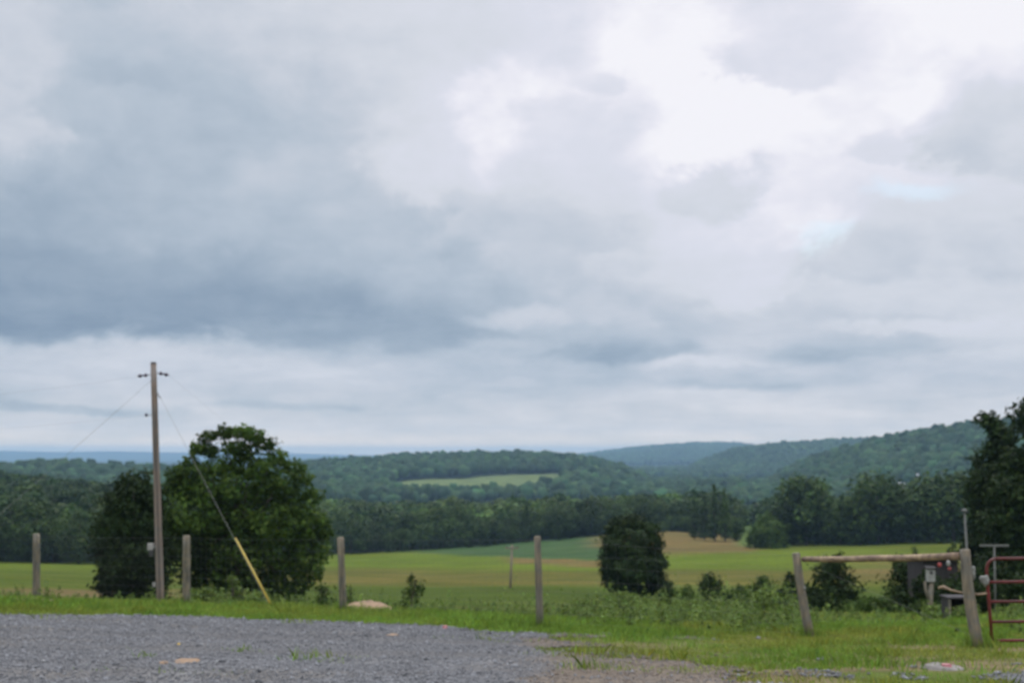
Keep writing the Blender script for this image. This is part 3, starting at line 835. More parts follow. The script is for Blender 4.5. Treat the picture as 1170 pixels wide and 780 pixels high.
shrub(1048, 180, 624, 10, 'tiny green bush alone in the right field', 200, 'shrub', .12)
shrub(1090, 170, 618, 14, 'small bush high in the right field beside the thin pole', 240, 'shrub', .12)

# ---------------------------------------------------------------- grass and weeds
def blades(name, n, px0, px1, r0, r1, hfun, wid, tint, mat, label, dens, seed, lean=.9):
    rg = np.random.default_rng(seed)
    px = rg.uniform(px0, px1, n); r = np.sqrt(rg.uniform(r0 ** 2, r1 ** 2, n))
    az = np.arctan((px - 585) / F / 1.012); x = r * np.sin(az); y = r * np.cos(az)
    k = rg.random(n) < dens(x, y, px, r); x, y, px, r = x[k], y[k], px[k], r[k]; n = len(x)
    z = ground(x, y) - .01
    h = hfun(x, y, px, r) * rg.uniform(.5, 1.25, n)
    a = rg.uniform(0, 6.28, n); ln = rg.uniform(0, lean, n) * h; la = rg.uniform(0, 6.28, n)
    w = wid * rg.uniform(.6, 1.5, n)
    dx, dy = np.cos(a) * w, np.sin(a) * w
    lx, ly = np.cos(la) * ln, np.sin(la) * ln
    V = np.stack([np.stack([x - dx, y - dy, z], 1), np.stack([x + dx, y + dy, z], 1),
                  np.stack([x + dx * .7 + lx * .4, y + dy * .7 + ly * .4, z + h * .6], 1), np.stack([x + lx, y + ly, z + h], 1),
                  np.stack([x - dx * .7 + lx * .4, y - dy * .7 + ly * .4, z + h * .6], 1)], 1).reshape(-1, 3)
    Fs = np.arange(n * 5).reshape(n, 5)
    c = leaf_tint(n, rg, .25, .1) * tint(x, y, px, r)
    o = link(name, mesh_np(name, V, Fs, M[mat], np.repeat(c, 5, 0)))
    return tag(o, label, 'grass', kind='stuff')

def grass_dens(x, y, px, r):
    g = gravel_amt(x, y)
    d = 1 - sstep(-.6, .5, g)
    bare = np.clip((fbm(x * .55, y * .9, 44) - .36) * 4.5, 0, 1) * sstep(600, 680, px) * (1 - sstep(17.5, 21, r))
    inside = (g > .2) * (fbm(x * .9, y * .9, 45) > .70) * .22 + (g > 0) * sstep(600, 680, px) * np.clip((fbm(x * .8, y * 1.3, 58) - .5) * 5, 0, 1) * .45
    return np.clip(d * (1 - .88 * bare) + inside, 0, 1)
def grass_tint(x, y, px, r):
    n = fbm(x * .5, y * .5, 46); d = np.clip((n - .45) * 6, 0, 1)
    base = np.ones((len(x), 3)) * np.array([.86, 1.02, 1.0])
    dry = np.array([1.35, 1.02, 1.3])
    m = fbm(x * 1.7, y * 1.7, 50); base = base * (0.62 + .75 * m)[:, None]
    return blend(base, dry, d * (.4 + .2 * sstep(600, 700, px)))
blades('verge_grass', 260000, -60, 1260, 13, 29, lambda x, y, px, r: .028 + .075 * fbm(x * 1.2, y * 1.2, 47) ** 1.5 + .10 * np.clip((fbm(x * 2.1, y * 2.1, 48, 3) - .58) * 6, 0, 1), .006, grass_tint, 'grass', 'short green grass of the verge between gravel and fence', grass_dens, 21)
blades('pasture_grass', 120000, -60, 1260, 26, 52, lambda x, y, px, r: .05 + .16 * fbm(x * .8, y * .8, 48), .010, grass_tint, 'grass', 'longer pasture grass on the slope behind the fence', lambda x, y, px, r: (.35 + .6 * fbm(x * .4, y * .4, 49)) * (1 - .8 * sstep(900, 940, px) * sstep(27, 31, r)), 22)

def weeds():
    rg = np.random.default_rng(33)
    n = 9000
    px = rg.uniform(-40, 1250, n); r = np.sqrt(rg.uniform(21 ** 2, 40 ** 2, n))
    az = np.arctan((px - 585) / F / 1.012); x = r * np.sin(az); y = r * np.cos(az)
    cl = fbm(x / 2.5, y / 2.5, 71)
    d = .03 + .62 * np.interp(px, [-40, 200, 420, 560, 640, 700, 760, 900, 930, 1010, 1250], [.05, .12, .2, .3, .55, 1.0, .9, .9, .3, .08, .08]) * np.clip((cl - .38) * 5, 0, 1)
    rmin = np.interp(px, [-40, 300, 560, 640, 900, 940, 1250], [29, 29, 26, 23.5, 21.5, 23, 22])
    k = (rg.random(n) < d) & (r > rmin); x, y, px, r, cl = x[k], y[k], px[k], r[k], cl[k]; n = len(x)
    H = (.2 + .62 * np.clip((cl - .35) * 2.5, 0, 1) * np.interp(px, [0, 500, 680, 900, 940, 1200], [.4, .6, 1, 1.05, .6, .45])) * rg.lognormal(-.3, .38, n)
    z = ground(x, y); V = []; Fs = []; C = []; off = 0
    m = 26
    t = rg.uniform(.15, 1, (n, m)); a = rg.uniform(0, 6.28, (n, m)); d = rg.uniform(.02, .2, (n, m)) * (1.15 - t) * (H[:, None] + .3)
    P = np.stack([x[:, None] + np.cos(a) * d, y[:, None] + np.sin(a) * d, z[:, None] + t * H[:, None]], 2).reshape(-1, 3)
    N = np.stack([np.cos(a) * .6, np.sin(a) * .6, np.ones_like(a)], 2).reshape(-1, 3) + rg.normal(0, .5, (n * m, 3)); N /= np.linalg.norm(N, axis=1, keepdims=True)
    c = leaf_tint(n * m, rg, .22, .08) * np.repeat(rg.lognormal(0, .2, (n, 1)), m, 0)
    V, Fs, c = leaf_quads(P, N, .045, c, rg, .35)
    o = link('tall_weeds', mesh_np('tall_weeds', V, Fs, M['weed'], c))
    tag(o, 'tall green weeds growing thickly along and behind the fence', 'weeds', kind='stuff')
weeds()

# ---------------------------------------------------------------- fence
def wood_post(base, top, r, parent, mat, name='post', bend=None):
    b = Vector(base) - parent.location; t = Vector(top) - parent.location
    n = 7; pts = []
    for i in range(n):
        k = i / (n - 1); p = b.lerp(t, k)
        if bend: p = p + Vector(bend) * math.sin(math.pi * k)
        pts.append(p)
    pts[0] = pts[0] + (b - t).normalized() * .25
    rad = [r * (1.1 - .15 * i / (n - 1)) * random.uniform(.97, 1.03) for i in range(n)]
    d = (pts[-1] - pts[-2]).normalized(); pts.append(pts[-1] + d * .012); rad.append(rad[-1] * .82)
    mb = MB().tube(pts, rad, 12, jit=.06)
    return mb.build(name, mat, parent, True)

POSTS = [(41.5, 684, 610, 41.5, 4.0), (213, 690, 612, 213, 4.4), (392, 697, 614, 389, 4.2), (617, 715, 613, 614, 4.3)]
PB = []
fence = empty('wire_fence', hit(213, 690), 'woven wire fence on four grey wooden posts between the gravel verge and the field', 'fence')
def base_at(px, py):
    return hit(px, py + 1.5)
for (bx, by, ty, tx, hw) in POSTS:
    b = base_at(bx, by); r = math.hypot(b.x, b.y); hw *= .92
    t = at(tx, ty, r); PB.append((b, t))
    wood_post(b, t, hw * r / F, fence, M['post'], 'post')

# timber brace (H-brace)
bl = base_at(926, 727); rl = math.hypot(bl.x, bl.y)
brr = base_at(1118, 738); rr_ = math.hypot(brr.x, brr.y)
brace = empty('timber_brace', bl, 'timber fence brace of two leaning posts joined by a long top rail', 'fence brace')
tl = at(909.5, 632, rl); tr = at(1102.5, 628, rr_)
wood_post(bl, tl, 4.6 * rl / F, brace, M['post'], 'post', bend=(-.02, 0, 0))
wood_post(brr, tr, 5.6 * rr_ / F, brace, M['post'], 'post', bend=(-.03, 0, .0))
ra = at(918, 638.5, rl) - bl; rb = at(1096, 635, rr_) - bl
pts = [ra.lerp(rb, i / 6) + Vector((0, 0, -.012 * math.sin(math.pi * i / 6) + random.uniform(-.004, .004))) for i in range(7)]
MB().tube(pts, [.046, .05, .047, .052, .049, .05, .055], 12, jit=.08).build('rail', M['rail'], brace, True)
# wrap of wire on the left post
kk = bl.lerp(tl, .58) - bl
MB().lathe(kk, [(.062, -.03), (.066, 0), (.062, .03)], 12, (tl - bl).normalized()).build('wire_wrap', M['strand'], brace, True)
d0 = bl.lerp(tl, .93) - bl; d1 = bl * 0 + (brr.lerp(tr, .1) - bl)
MB().tube([d0, d1], .0014, 5).build('brace_wire', M['wire'], brace)

def post_tufts():
    rg = np.random.default_rng(91); P = []
    for b in [p[0] for p in PB] + [bl, brr]:
        m = 170; a = rg.uniform(0, 6.28, m); d = .09 + np.abs(rg.normal(0, .12, m)); P.append(np.stack([b.x + np.cos(a) * d, b.y + np.sin(a) * d], 1))
    P = np.concatenate(P); n = len(P); x, y = P[:, 0], P[:, 1]; z = ground(x, y) - .01
    h = rg.uniform(.08, .3, n); a = rg.uniform(0, 6.28, n); w = .007; la = rg.uniform(0, 6.28, n); ln = h * rg.uniform(0, .5, n)
    dx, dy = np.cos(a) * w, np.sin(a) * w; lx, ly = np.cos(la) * ln, np.sin(la) * ln
    V = np.stack([np.stack([x - dx, y - dy, z], 1), np.stack([x + dx, y + dy, z], 1), np.stack([x + lx, y + ly, z + h], 1)], 1).reshape(-1, 3)
    c = leaf_tint(n, rg, .25, .1) * np.array([.7, .82, .75])
    o = link('post_grass', mesh_np('post_grass', V, np.arange(n * 3).reshape(n, 3), M['grass'], np.repeat(c, 3, 0)))
    tag(o, 'longer uncut grass around the feet of the fence posts', 'grass', kind='stuff')
post_tufts()

# woven wire
def woven(a0, a1, b0, b1, mb, levels, stay):
    o = fence.location
    n = max(2, int((b0 - a0).length / stay))
    for k in levels:
        p = a0.lerp(a1, k) - o; q = b0.lerp(b1, k) - o
        mb.tube([p, (p + q) / 2 + Vector((0, 0, -.015)), q], .0014 if k < .9 else .0022, 4, cap=False)
    for i in range(1, n):
        t = i / n
        p = a0.lerp(b0, t); q = a1.lerp(b1, t)
        mb.tube([p.lerp(q, levels[0]) - o, p.lerp(q, levels[-1]) - o], .0011, 4, cap=False)
LV = [.06, .16, .27, .4, .54, .7, .82, .97]
mb = MB()
lb = on_ground(-150, math.hypot(PB[0][0].x, PB[0][0].y) + 2.0); lt = lb + Vector((0, 0, 1.4))
seq = [(lb, lt)] + PB + [(bl, tl)]
for (p, q), (s, t) in zip(seq[:-1], seq[1:]): woven(p, q, s, t, mb, LV, .17)
mb.build('wire_mesh', M['wire'], fence)
wood_post(lb, lt, .075, fence, M['post'], 'post')

# ---------------------------------------------------------------- red gate
gb = base_at(1133.5, 737); gr = math.hypot(gb.x, gb.y)
gate = empty('tube_gate', gb, 'red tubular metal farm gate of five rails beside the timber brace', 'gate')
def G(px, py): return at(px, py, gr) - gb
rows_ = [637.5, 664.5, 687, 710, 731.5]
gx = Vector((1.0, 0.10, 0)).normalized()
top = G(1128, 650)
c0 = G(1134, 738.5); TR = .023
gl = 3.2
stile = [c0, G(1131, 700), G(1127.5, 655), G(1127.6, 648), G(1129, 643), G(1132.5, 639.5), G(1138, 637.8)]
MB().tube(stile, TR, 10).build('stile', M['red'], gate, True)
a = G(1138, 637.8); MB().tube([a, a + gx * gl], TR, 10).build('rail', M['red'], gate, True)
for i, py in enumerate(rows_[1:]):
    px = np.interp(py, [655, 700, 738], [1127.5, 1131, 1134]); a = G(px, py)
    MB().tube([a + gx * .02, a + gx * (gl + .1)], TR * .92, 10).build('rail', M['red'], gate, True)
for d in (1.15, 2.3):
    MB().tube([G(1134, 731.5) + gx * d + Vector((0, -.026, 0)), G(1134, 637.8) + gx * d + Vector((0, -.026, 0))], .014, 8).build('upright', M['red'], gate, True)
e0 = G(1138, 637.8) + gx * (gl + .02); MB().tube([e0 + Vector((0, 0, .0)), Vector((e0.x, e0.y, c0.z))], TR, 10).build('stile', M['red'], gate, True)

def lump(name, c, rx, ry, rz, mat, label, cat, seed, ext=None):
    import bmesh
    rg = np.random.default_rng(seed)
    bm = bmesh.new(); bmesh.ops.create_icosphere(bm, subdivisions=3, radius=1)
    ph = rg.uniform(0, 6.28, 6)
    for v in bm.verts:
        d = v.co.copy(); k = 1 + .16 * math.sin(4 * d.x + ph[0]) * math.sin(5 * d.z + ph[1]) + .12 * math.sin(7 * d.y + ph[2] + 3 * d.x) + .07 * math.sin(11 * d.z + ph[3])
        v.co = Vector((d.x * rx * k, d.y * ry * k, d.z * rz * k))
        if ext is not None:
            w = max(0, d.dot(Vector(ext).normalized())) ** 3; v.co += Vector(ext) * w
    me = bpy.data.meshes.new(name); bm.to_mesh(me); bm.free()
    for p in me.polygons: p.use_smooth = True
    me.materials.append(mat)
    o = link(name, me, None, c); return tag(o, label, cat)
c = at(1126.5, 663, gr - .04); lump('rag', c, .045, .035, .075, M['rag'], 'dirty white rag bundle tied on the top of the gate stile', 'rag', 1, ext=(-.06, 0, .02))
c = at(1111.5, 654, rr_ + .1); lump('cloth_strip', c, .035, .03, .1, M['rag'], 'pale cloth strip hanging on the right side of the right brace post', 'cloth', 2)
# pale bent stick behind the post
p0 = at(1073, 670.5, rr_ + .25); pts = [at(1072, 671, rr_ + .3), at(1078, 670, rr_ + .28), at(1087, 674, rr_ + .22), at(1105, 678, rr_ + .14), at(1118, 678.5, rr_ + .1), at(1131, 677, gr + .05)]
o = MB().tube([p - p0 for p in pts], [.016, .026, .018, .015, .017, .016], 8, jit=.1).build('stick', M['rail'], None, True)
o.location = p0; tag(o, 'pale bent stick lying across behind the right brace post to the gate', 'stick')

# ---------------------------------------------------------------- utility pole
pr = 38.0
pb = on_ground(184, pr); ptop = at(175.3, 415.5, pr)
up = empty('utility_pole', pb, 'tall wooden utility pole with insulators, in front of the big leafy tree', 'utility pole')
PT = ptop - pb
pole_at = lambda py: (Vector((0, 0, -.3))).lerp(PT, (at(179, py, pr).z - pb.z + .3) / (PT.z + .3))
pp = [Vector((0, 0, -.3)).lerp(PT, i / 10) for i in range(11)]
MB().tube(pp, [.115 - .03 * i / 10 for i in range(11)], 14, jit=.02).build('shaft', M['pole'], up, True)
def strain(c, d, name='insulator'):
    d = Vector(d).normalized(); mb = MB()
    prof = [(.012, 0), (.02, .04), (.05, .05), (.06, .09), (.028, .12), (.022, .16), (.028, .2), (.05, .215), (.06, .255), (.028, .29), (.015, .33)]
    mb.lathe(c, prof, 12, d)
    return mb.build(name, M['porcelain'], up, True)
wl = pole_at(427.5); wr_ = pole_at(425)
dl = Vector((-1, 0, -.12)).normalized(); dr = Vector((1, 0, -.2)).normalized()
MB().tube([wl, wl + dl * .17], .016, 6).build('bracket', M['steel'], up)
MB().tube([wr_, wr_ + dr * .16], .016, 6).build('bracket', M['steel'], up)
strain(wl + dl * .16, dl); strain(wr_ + dr * .14, dr)
k = pole_at(474); MB().tube([k, k + Vector((-.2, -.05, 0))], .014, 6).build('bracket', M['steel'], up)
MB().lathe(k + Vector((-.24, -.05, -.05)), [(.02, 0), (.045, .02), (.03, .05), (.045, .08), (.02, .1)], 12).build('insulator', M['porcelain'], up, True)
k = pole_at(449); MB().tube([k, k + Vector((.12, -.04, -.02)), k + Vector((.2, -.05, -.16))], .022, 6).build('guy_hook', M['steel'], up)
MB().tube([pole_at(415.5), pole_at(415.5) + Vector((0, 0, .05))], [.092, .07], 12).build('cap', M['cable'], up)
k = pole_at(624) + Vector((-.22, -.06, 0))
MB().box(k, (.17, .12, .2)).build('meter_box', M['whitebox'], up, bevel=.015)
MB().box(k + Vector((0.02, 0, -.2)), (.12, .1, .16)).build('switch_box', M['cable'], up, bevel=.01)
MB().box(k + Vector((.12, .02, 0)), (.1, .05, .04)).build('bracket', M['steel'], up)
k = pole_at(667) + Vector((-.15, -.08, 0)); MB().box(k, (.09, .02, .13)).build('tag_plate', M['whitebox'], up)
# ground wire conduit down the pole
MB().tube([pole_at(470) + Vector((.03, -.105, 0)), pole_at(600) + Vector((.03, -.12, 0)), pole_at(686) + Vector((.03, -.13, 0))], .012, 6).build('conduit', M['cable'], up)

def guy(p0, p1, frac, label, guard=True):
    e = empty('guy_wire', p1, label, 'guy wire')
    a = p0 - p1; MB().tube([a, Vector((0, 0, -.1))], .0042, 6).build('strand', M['strand'], e)
    if guard:
        g0 = a * (1 - frac)
        MB().tube([g0, g0 * .5 , a.normalized() * .03], [.023, .026, .026], 10).build('guard', M['yellow'], e, True)
    else:
        MB().tube([a * .2, a * .02], .045, 10).build('guard', M['yellow'], e, True)
    return e
anc = base_at(311, 694.5); ra_ = min(33.0, math.hypot(anc.x, anc.y)); anc = at(311, 696, 29.5); anc.z = gz(anc.x, anc.y)
guy(pb + pole_at(440), anc, .74, 'guy wire with a bright yellow guard running down right from the utility pole')
anl = on_ground(-118, 30.0)
guy(pb + pole_at(432), anl, .8, 'thin pale guy wire running down left from the utility pole out of the photo', False)

def sagline(p, q, sag, rad, label):
    n = 16; mb = MB(); pts = []
    for i in range(n + 1):
        t = i / n; v = p.lerp(q, t); v = v + Vector((0, 0, -4 * sag * t * (1 - t))); pts.append(v - p)
    mb.tube(pts, rad, 5, cap=False); o = mb.build('power_line', M['cable'], None); o.location = p
    tag(o, label, 'power line')
fp_r = 118.0
fpb = on_ground(583, fp_r); fpt = at(585, 622, fp_r)
sagline(pb + wl + dl * .5, at(-330, 452, 60), .5, .0014, 'thin power line leaving the utility pole to the left')
sagline(pb + wr_ + dr * .46, fpt + Vector((.3, 0, .05)), 3.0, .0013, 'thin upper power line from the utility pole to the distant field pole')
sagline(pb + pole_at(474) + Vector((-.24, -.05, 0)), at(-330, 488, 60), .4, .0013, 'thin lower line leaving the small side insulator to the left')

# distant pole in the field
fpole = empty('field_pole', fpb, 'distant thin utility pole with a short crossarm in the field', 'utility pole')
MB().tube([Vector((0, 0, -.5)), fpt - fpb], [.12, .085], 10).build('shaft', M['pole'], fpole, True)
ft = fpt - fpb
MB().box(ft + Vector((0, -.1, -.3)), (1.3, .1, .12)).build('crossarm', M['pole'], fpole)
for s in (-.5, .5): MB().lathe(ft + Vector((s, -.1, -.23)), [(.03, 0), (.05, .05), (.03, .14)], 8).build('insulator', M['porcelain'], fpole)

# thin pole with cap
r = 36.0; b = on_ground(1109, r); t = at(1102, 584, r)
e = empty('thin_pole', b, 'thin pale pole with a small cap rising behind the right brace post', 'pole')
MB().tube([Vector((0, 0, -.2)), t - b], [.042, .03], 8).build('shaft', M['dull'], e, True)
MB().lathe(t - b, [(.035, -.02), (.085, 0), (.085, .045), (.04, .07)], 10).build('cap', M['dull'], e, True)
# T pole
r = 40.0; b = on_ground(1137, r); t = at(1136, 623, r)
e = empty('clothesline_pole', b, 'pale T-shaped clothesline pole behind the gate', 'clothesline pole')
MB().tube([Vector((0, 0, -.2)), t - b], .03, 8).build('post', M['dull'], e, True)
MB().box(t - b, (.88, .05, .065)).build('crossbar', M['dull'], e, bevel=.01)

# ---------------------------------------------------------------- shed and things by it
r = 58.0; k = r / F
sb = on_ground(1076, r)
shed = empty('shed', sb, 'small dark weathered shed half hidden behind the right brace post', 'shed', rz=0.0)
W, D, H = 37 * k, 2.2, at(1070, 641, r).z - sb.z
mb = MB(); mb.box((0, D / 2, H / 2 - .1), (W, D, H + .2)); mb.build('wall', M['darkwood'], shed)
mb = MB(); mb.box((0, D / 2, H + .06), (W + .25, D + .4, .08), Matrix.Rotation(R(-2), 3, 'X')); mb.build('roof', M['roof'], shed)
dd = MB().box((-.25, -.02, H * .42), (.8, .05, H * .8)).build('door', M['roof'], shed)
MB().box((.08, -.06, H * .42), (.05, .05, .14)).build('handle', M['steel'], dd)
wn = MB().box((.5, -.02, H * .55), (.46, .05, .5)).build('window', M['darkwood'], shed)
MB().box((.5, -.05, H * .55), (.36, .02, .4)).build('pane', M['glass'], wn)

r = 41.0; b = on_ground(1063, r)
e = empty('tree_stump', b, 'tall forked pale stump standing in front of the shed', 'stump')
hz = at(1063, 664, r).z - b.z
mb = MB(); mb.tube([(0.03, 0, -.2), (0, 0, hz * .45), (.06, 0, hz)], [.11, .09, .07], 9, jit=.15); mb.tube([(0, 0, hz * .4), (-.12, .03, hz * .75), (-.14, .03, hz * 1.0)], [.07, .055, .04], 8, jit=.15)
mb.build('wood', M['post'], e, True)
top = b + Vector((.03, 0, hz))
e = empty('birdhouse', top, 'white box birdhouse with dark opening on top of the forked stump', 'birdhouse')
MB().box((0, 0, .2), (.24, .2, .4)).build('box', M['paint'], e, bevel=.01)
MB().box((0, 0, .43), (.3, .28, .04), Matrix.Rotation(R(8), 3, 'X')).build('roof', M['roof'], e)
MB().lathe((0, -.1, .28), [(.05, -.012), (.05, .012)], 12, (0, 1, 0)).build('opening', M['cable'], e)
def hanging(px, py, r, h, mat, mat2, label, two=False):
    p = at(px, py, r); e = empty('hanging_ornament', p, label, 'ornament')
    MB().lathe((0, 0, -h / 2), [(.02, 0), (.07, h * .15), (.085, h * .5), (.07, h * .85), (.02, h)], 12).build('body', mat, e, True)
    MB().tube([(0, 0, h / 2), (0, 0, h / 2 + .2)], .008, 5).build('hook', M['cable'], e)
    if two: MB().lathe((.04, 0, -h / 2 - .17), [(.03, 0), (.07, .04), (.07, .1), (.03, .14)], 12).build('tail', mat2, e, True)
hanging(1073.5, 645, 56.2, .2, M['redpaint'], None, 'round red ornament hanging under the shed eave right of the white birdhouse')
hanging(1083.5, 643, 56.2, .26, M['paint'], M['redpaint'], 'white ornament with a red lower end hanging under the shed eave', True)
# dark frame crate
r = 31.0; k = r / F
b = on_ground(1096, r)
e = empty('open_crate', b, 'dark open crate with a pale top edge standing behind the right brace post', 'crate')
H = at(1095, 684, r).z - b.z; W = 22 * k
mb = MB(); mb.box((0, .5, H / 2), (W, .04, H)); mb.box((-W / 2 + .02, .25, H / 2), (.04, .46, H)); mb.box((W / 2 - .02, .25, H / 2), (.04, .46, H)); mb.build('panel', M['darkwood'], e)
MB().box((0, .25, H + .025), (W + .06, .58, .045)).build('lid', M['darkwood'], e, bevel=.006)
for sx in (-1, 1): MB().box((sx * (W / 2 - .01), -.02, H / 2 - .05), (.05, .05, H + .1)).build('leg', M['post'], e)

# ---------------------------------------------------------------- soil heap, debris
def heap(px, py, wpx, hpx, r, label):
    k = r / F; b = on_ground(px, r); n = 40
    W = wpx * k / 2; xs = np.linspace(-1, 1, n); X, Y = np.meshgrid(xs, xs, indexing='ij')
    rad = np.hypot(X, Y); top = at(px, py, r).z - b.z
    Z = top * np.clip(1 - rad ** 1.7, -.2, 1) * (0.85 + .3 * fbm(X * 2.2 + 5, Y * 2.2, 8)) + (fbm(X * 9, Y * 9, 9) - .5) * .09 * (rad < 1.1)
    Z = Z * (1 - .25 * (X > 0) * X)
    gx_ = X.ravel() * W + b.x; gy_ = Y.ravel() * W * .9 + b.y
    Zg = ground(gx_, gy_) - b.z
    V = np.stack([X.ravel() * W, Y.ravel() * W * .9, Zg - .06 + Z.ravel()], 1)
    idx = np.arange(n * n).reshape(n, n)
    Fs = np.stack([idx[:-1, :-1].ravel(), idx[1:, :-1].ravel(), idx[1:, 1:].ravel(), idx[:-1, 1:].ravel()], 1)
    o = link('soil_heap', mesh_np('soil_heap', V, Fs, M['soil'], None, True), None, b); tag(o, label, 'soil heap')
heap(424, 683, 84, 14, 30, 'low heap of bare tan soil behind the fence between post and sapling')
heap(40, 680, 90, 6, 31, 'low strip of bare pale soil behind the leftmost fence post')

def flat_bit(name, px, py, w, d, h, mat, label, cat, rz, seed):
    rg = np.random.default_rng(seed); p = hit(px, py); n = 9
    mb = MB(); ring = []
    for i in range(n):
        a = 2 * math.pi * i / n; q = rg.uniform(.75, 1.15); ring.append((math.cos(a) * w * q, math.sin(a) * d * q))
    V = [(x, y, 0) for x, y in ring] + [(x * .85, y * .85, h * rg.uniform(.7, 1.2)) for x, y in ring]
    mb.add(V, [tuple(range(n, 2 * n))] + [(i, (i + 1) % n, n + (i + 1) % n, n + i) for i in range(n)])
    o = mb.build(name, mat); o.location = p + Vector((0, 0, .01)); o.rotation_euler = (0, 0, rz); tag(o, label, cat)
flat_bit('cardboard_scrap', 212, 757, .16, .2, .02, M['card'], 'flattened tan cardboard scrap lying on the gravel', 'cardboard', .1, 1)
flat_bit('cardboard_scrap', 187, 759, .06, .12, .02, M['card'], 'small tan cardboard scrap left of the larger scrap on the gravel', 'cardboard', .3, 2)
flat_bit('fallen_leaf', 205, 737, .035, .09, .02, M['leafyellow'], 'yellow fallen leaf lying on the gravel above the cardboard scraps', 'leaf', .2, 3)
flat_bit('clay_clod', 448, 727, .09, .14, .02, M['card'], 'flat tan clod of clay near the grass edge of the gravel', 'clod', .2, 4)
flat_bit('reddish_stone', 508, 719, .045, .06, .05, M['pink'], 'small reddish stone at the grass edge of the gravel', 'stone', .2, 5)
flat_bit('flat_rock', 1078, 764, .22, .3, .03, M['rock'], 'flat pale rock half sunk in the grass before the brace', 'rock', .2, 6)
flat_bit('pink_scrap', 1081, 764, .05, .08, .05, M['pink'], 'pink scrap lying on the flat pale rock', 'scrap', .4, 7)

# ---------------------------------------------------------------- world
w = bpy.data.worlds.new('World'); scene.world = w; w.use_nodes = True
nt = w.node_tree; nt.nodes.clear()
SUN_EL, SUN_AZ = 52.0, 9.0          # degrees; azimuth clockwise from +Y
class N:
    def __init__(s, nt): s.nt = nt
    def __call__(s, t, **kw):
        n = s.nt.nodes.new(t)
        for k, v in kw.items(): setattr(n, k, v)
        return n
    def val(s, sock, v):
        if hasattr(v, 'is_linked') or hasattr(v, 'links'): s.nt.links.new(v, sock)
        else: sock.default_value = v
    def m(s, op, a, b=0.0, c=0.0, clamp=False):
        n = s('ShaderNodeMath', operation=op); n.use_clamp = clamp
        for i, q in enumerate((a, b, c)): s.val(n.inputs[i], q)
        return n.outputs[0]
    def mr(s, v, a, b, c, d, smooth=True):
        n = s('ShaderNodeMapRange'); n.interpolation_type = 'SMOOTHSTEP' if smooth else 'LINEAR'
        s.val(n.inputs['Value'], v); n.inputs['From Min'].default_value = a; n.inputs['From Max'].default_value = b
        n.inputs['To Min'].default_value = c; n.inputs['To Max'].default_value = d
        return n.outputs['Result']
    def noise(s, vec, scale, detail=5, rough=.55, dist=0.0, out='Fac'):
        n = s('ShaderNodeTexNoise'); n.inputs['Scale'].default_value = scale; n.inputs['Detail'].default_value = detail
        n.inputs['Roughness'].default_value = rough; n.inputs['Distortion'].default_value = dist
        s.nt.links.new(vec, n.inputs['Vector']); return n.outputs[out]
X = N(nt)
tc = X('ShaderNodeTexCoord'); sep = X('ShaderNodeSeparateXYZ'); nt.links.new(tc.outputs['Generated'], sep.inputs[0])
dx, dy, dz = sep.outputs
az = X.m('ARCTAN2', dx, dy); el = X.m('ARCSINE', dz)
azd = X.m('MULTIPLY', az, 180 / math.pi); eld = X.m('MULTIPLY', el, 180 / math.pi)
# cloud-plane coordinates
zc = X.m('ADD', X.m('MAXIMUM', dz, 0.0), 0.10)
cx = X.m('DIVIDE', dx, zc); cy = X.m('DIVIDE', dy, zc)
cv = X('ShaderNodeCombineXYZ'); nt.links.new(cx, cv.inputs[0]); nt.links.new(cy, cv.inputs[1])
cvo = cv.outputs[0]
# angular coordinates for the warp
av = X('ShaderNodeCombineXYZ'); nt.links.new(azd, av.inputs[0]); nt.links.new(X.m('MULTIPLY', eld, 1.5), av.inputs[1]); avo = av.outputs[0]
wn1 = X.noise(avo, .16, 6, .58, 0.3, 'Color'); ws = X('ShaderNodeSeparateColor'); nt.links.new(wn1, ws.inputs[0])
damp = X.mr(eld, 1.0, 9.0, .25, 1.0)
waz = X.m('ADD', azd, X.m('MULTIPLY', X.m('SUBTRACT', ws.outputs[0], .5), X.m('MULTIPLY', damp, 9.0)))
wel = X.m('ADD', eld, X.m('MULTIPLY', X.m('SUBTRACT', ws.outputs[1], .5), X.m('MULTIPLY', damp, 5.5)))

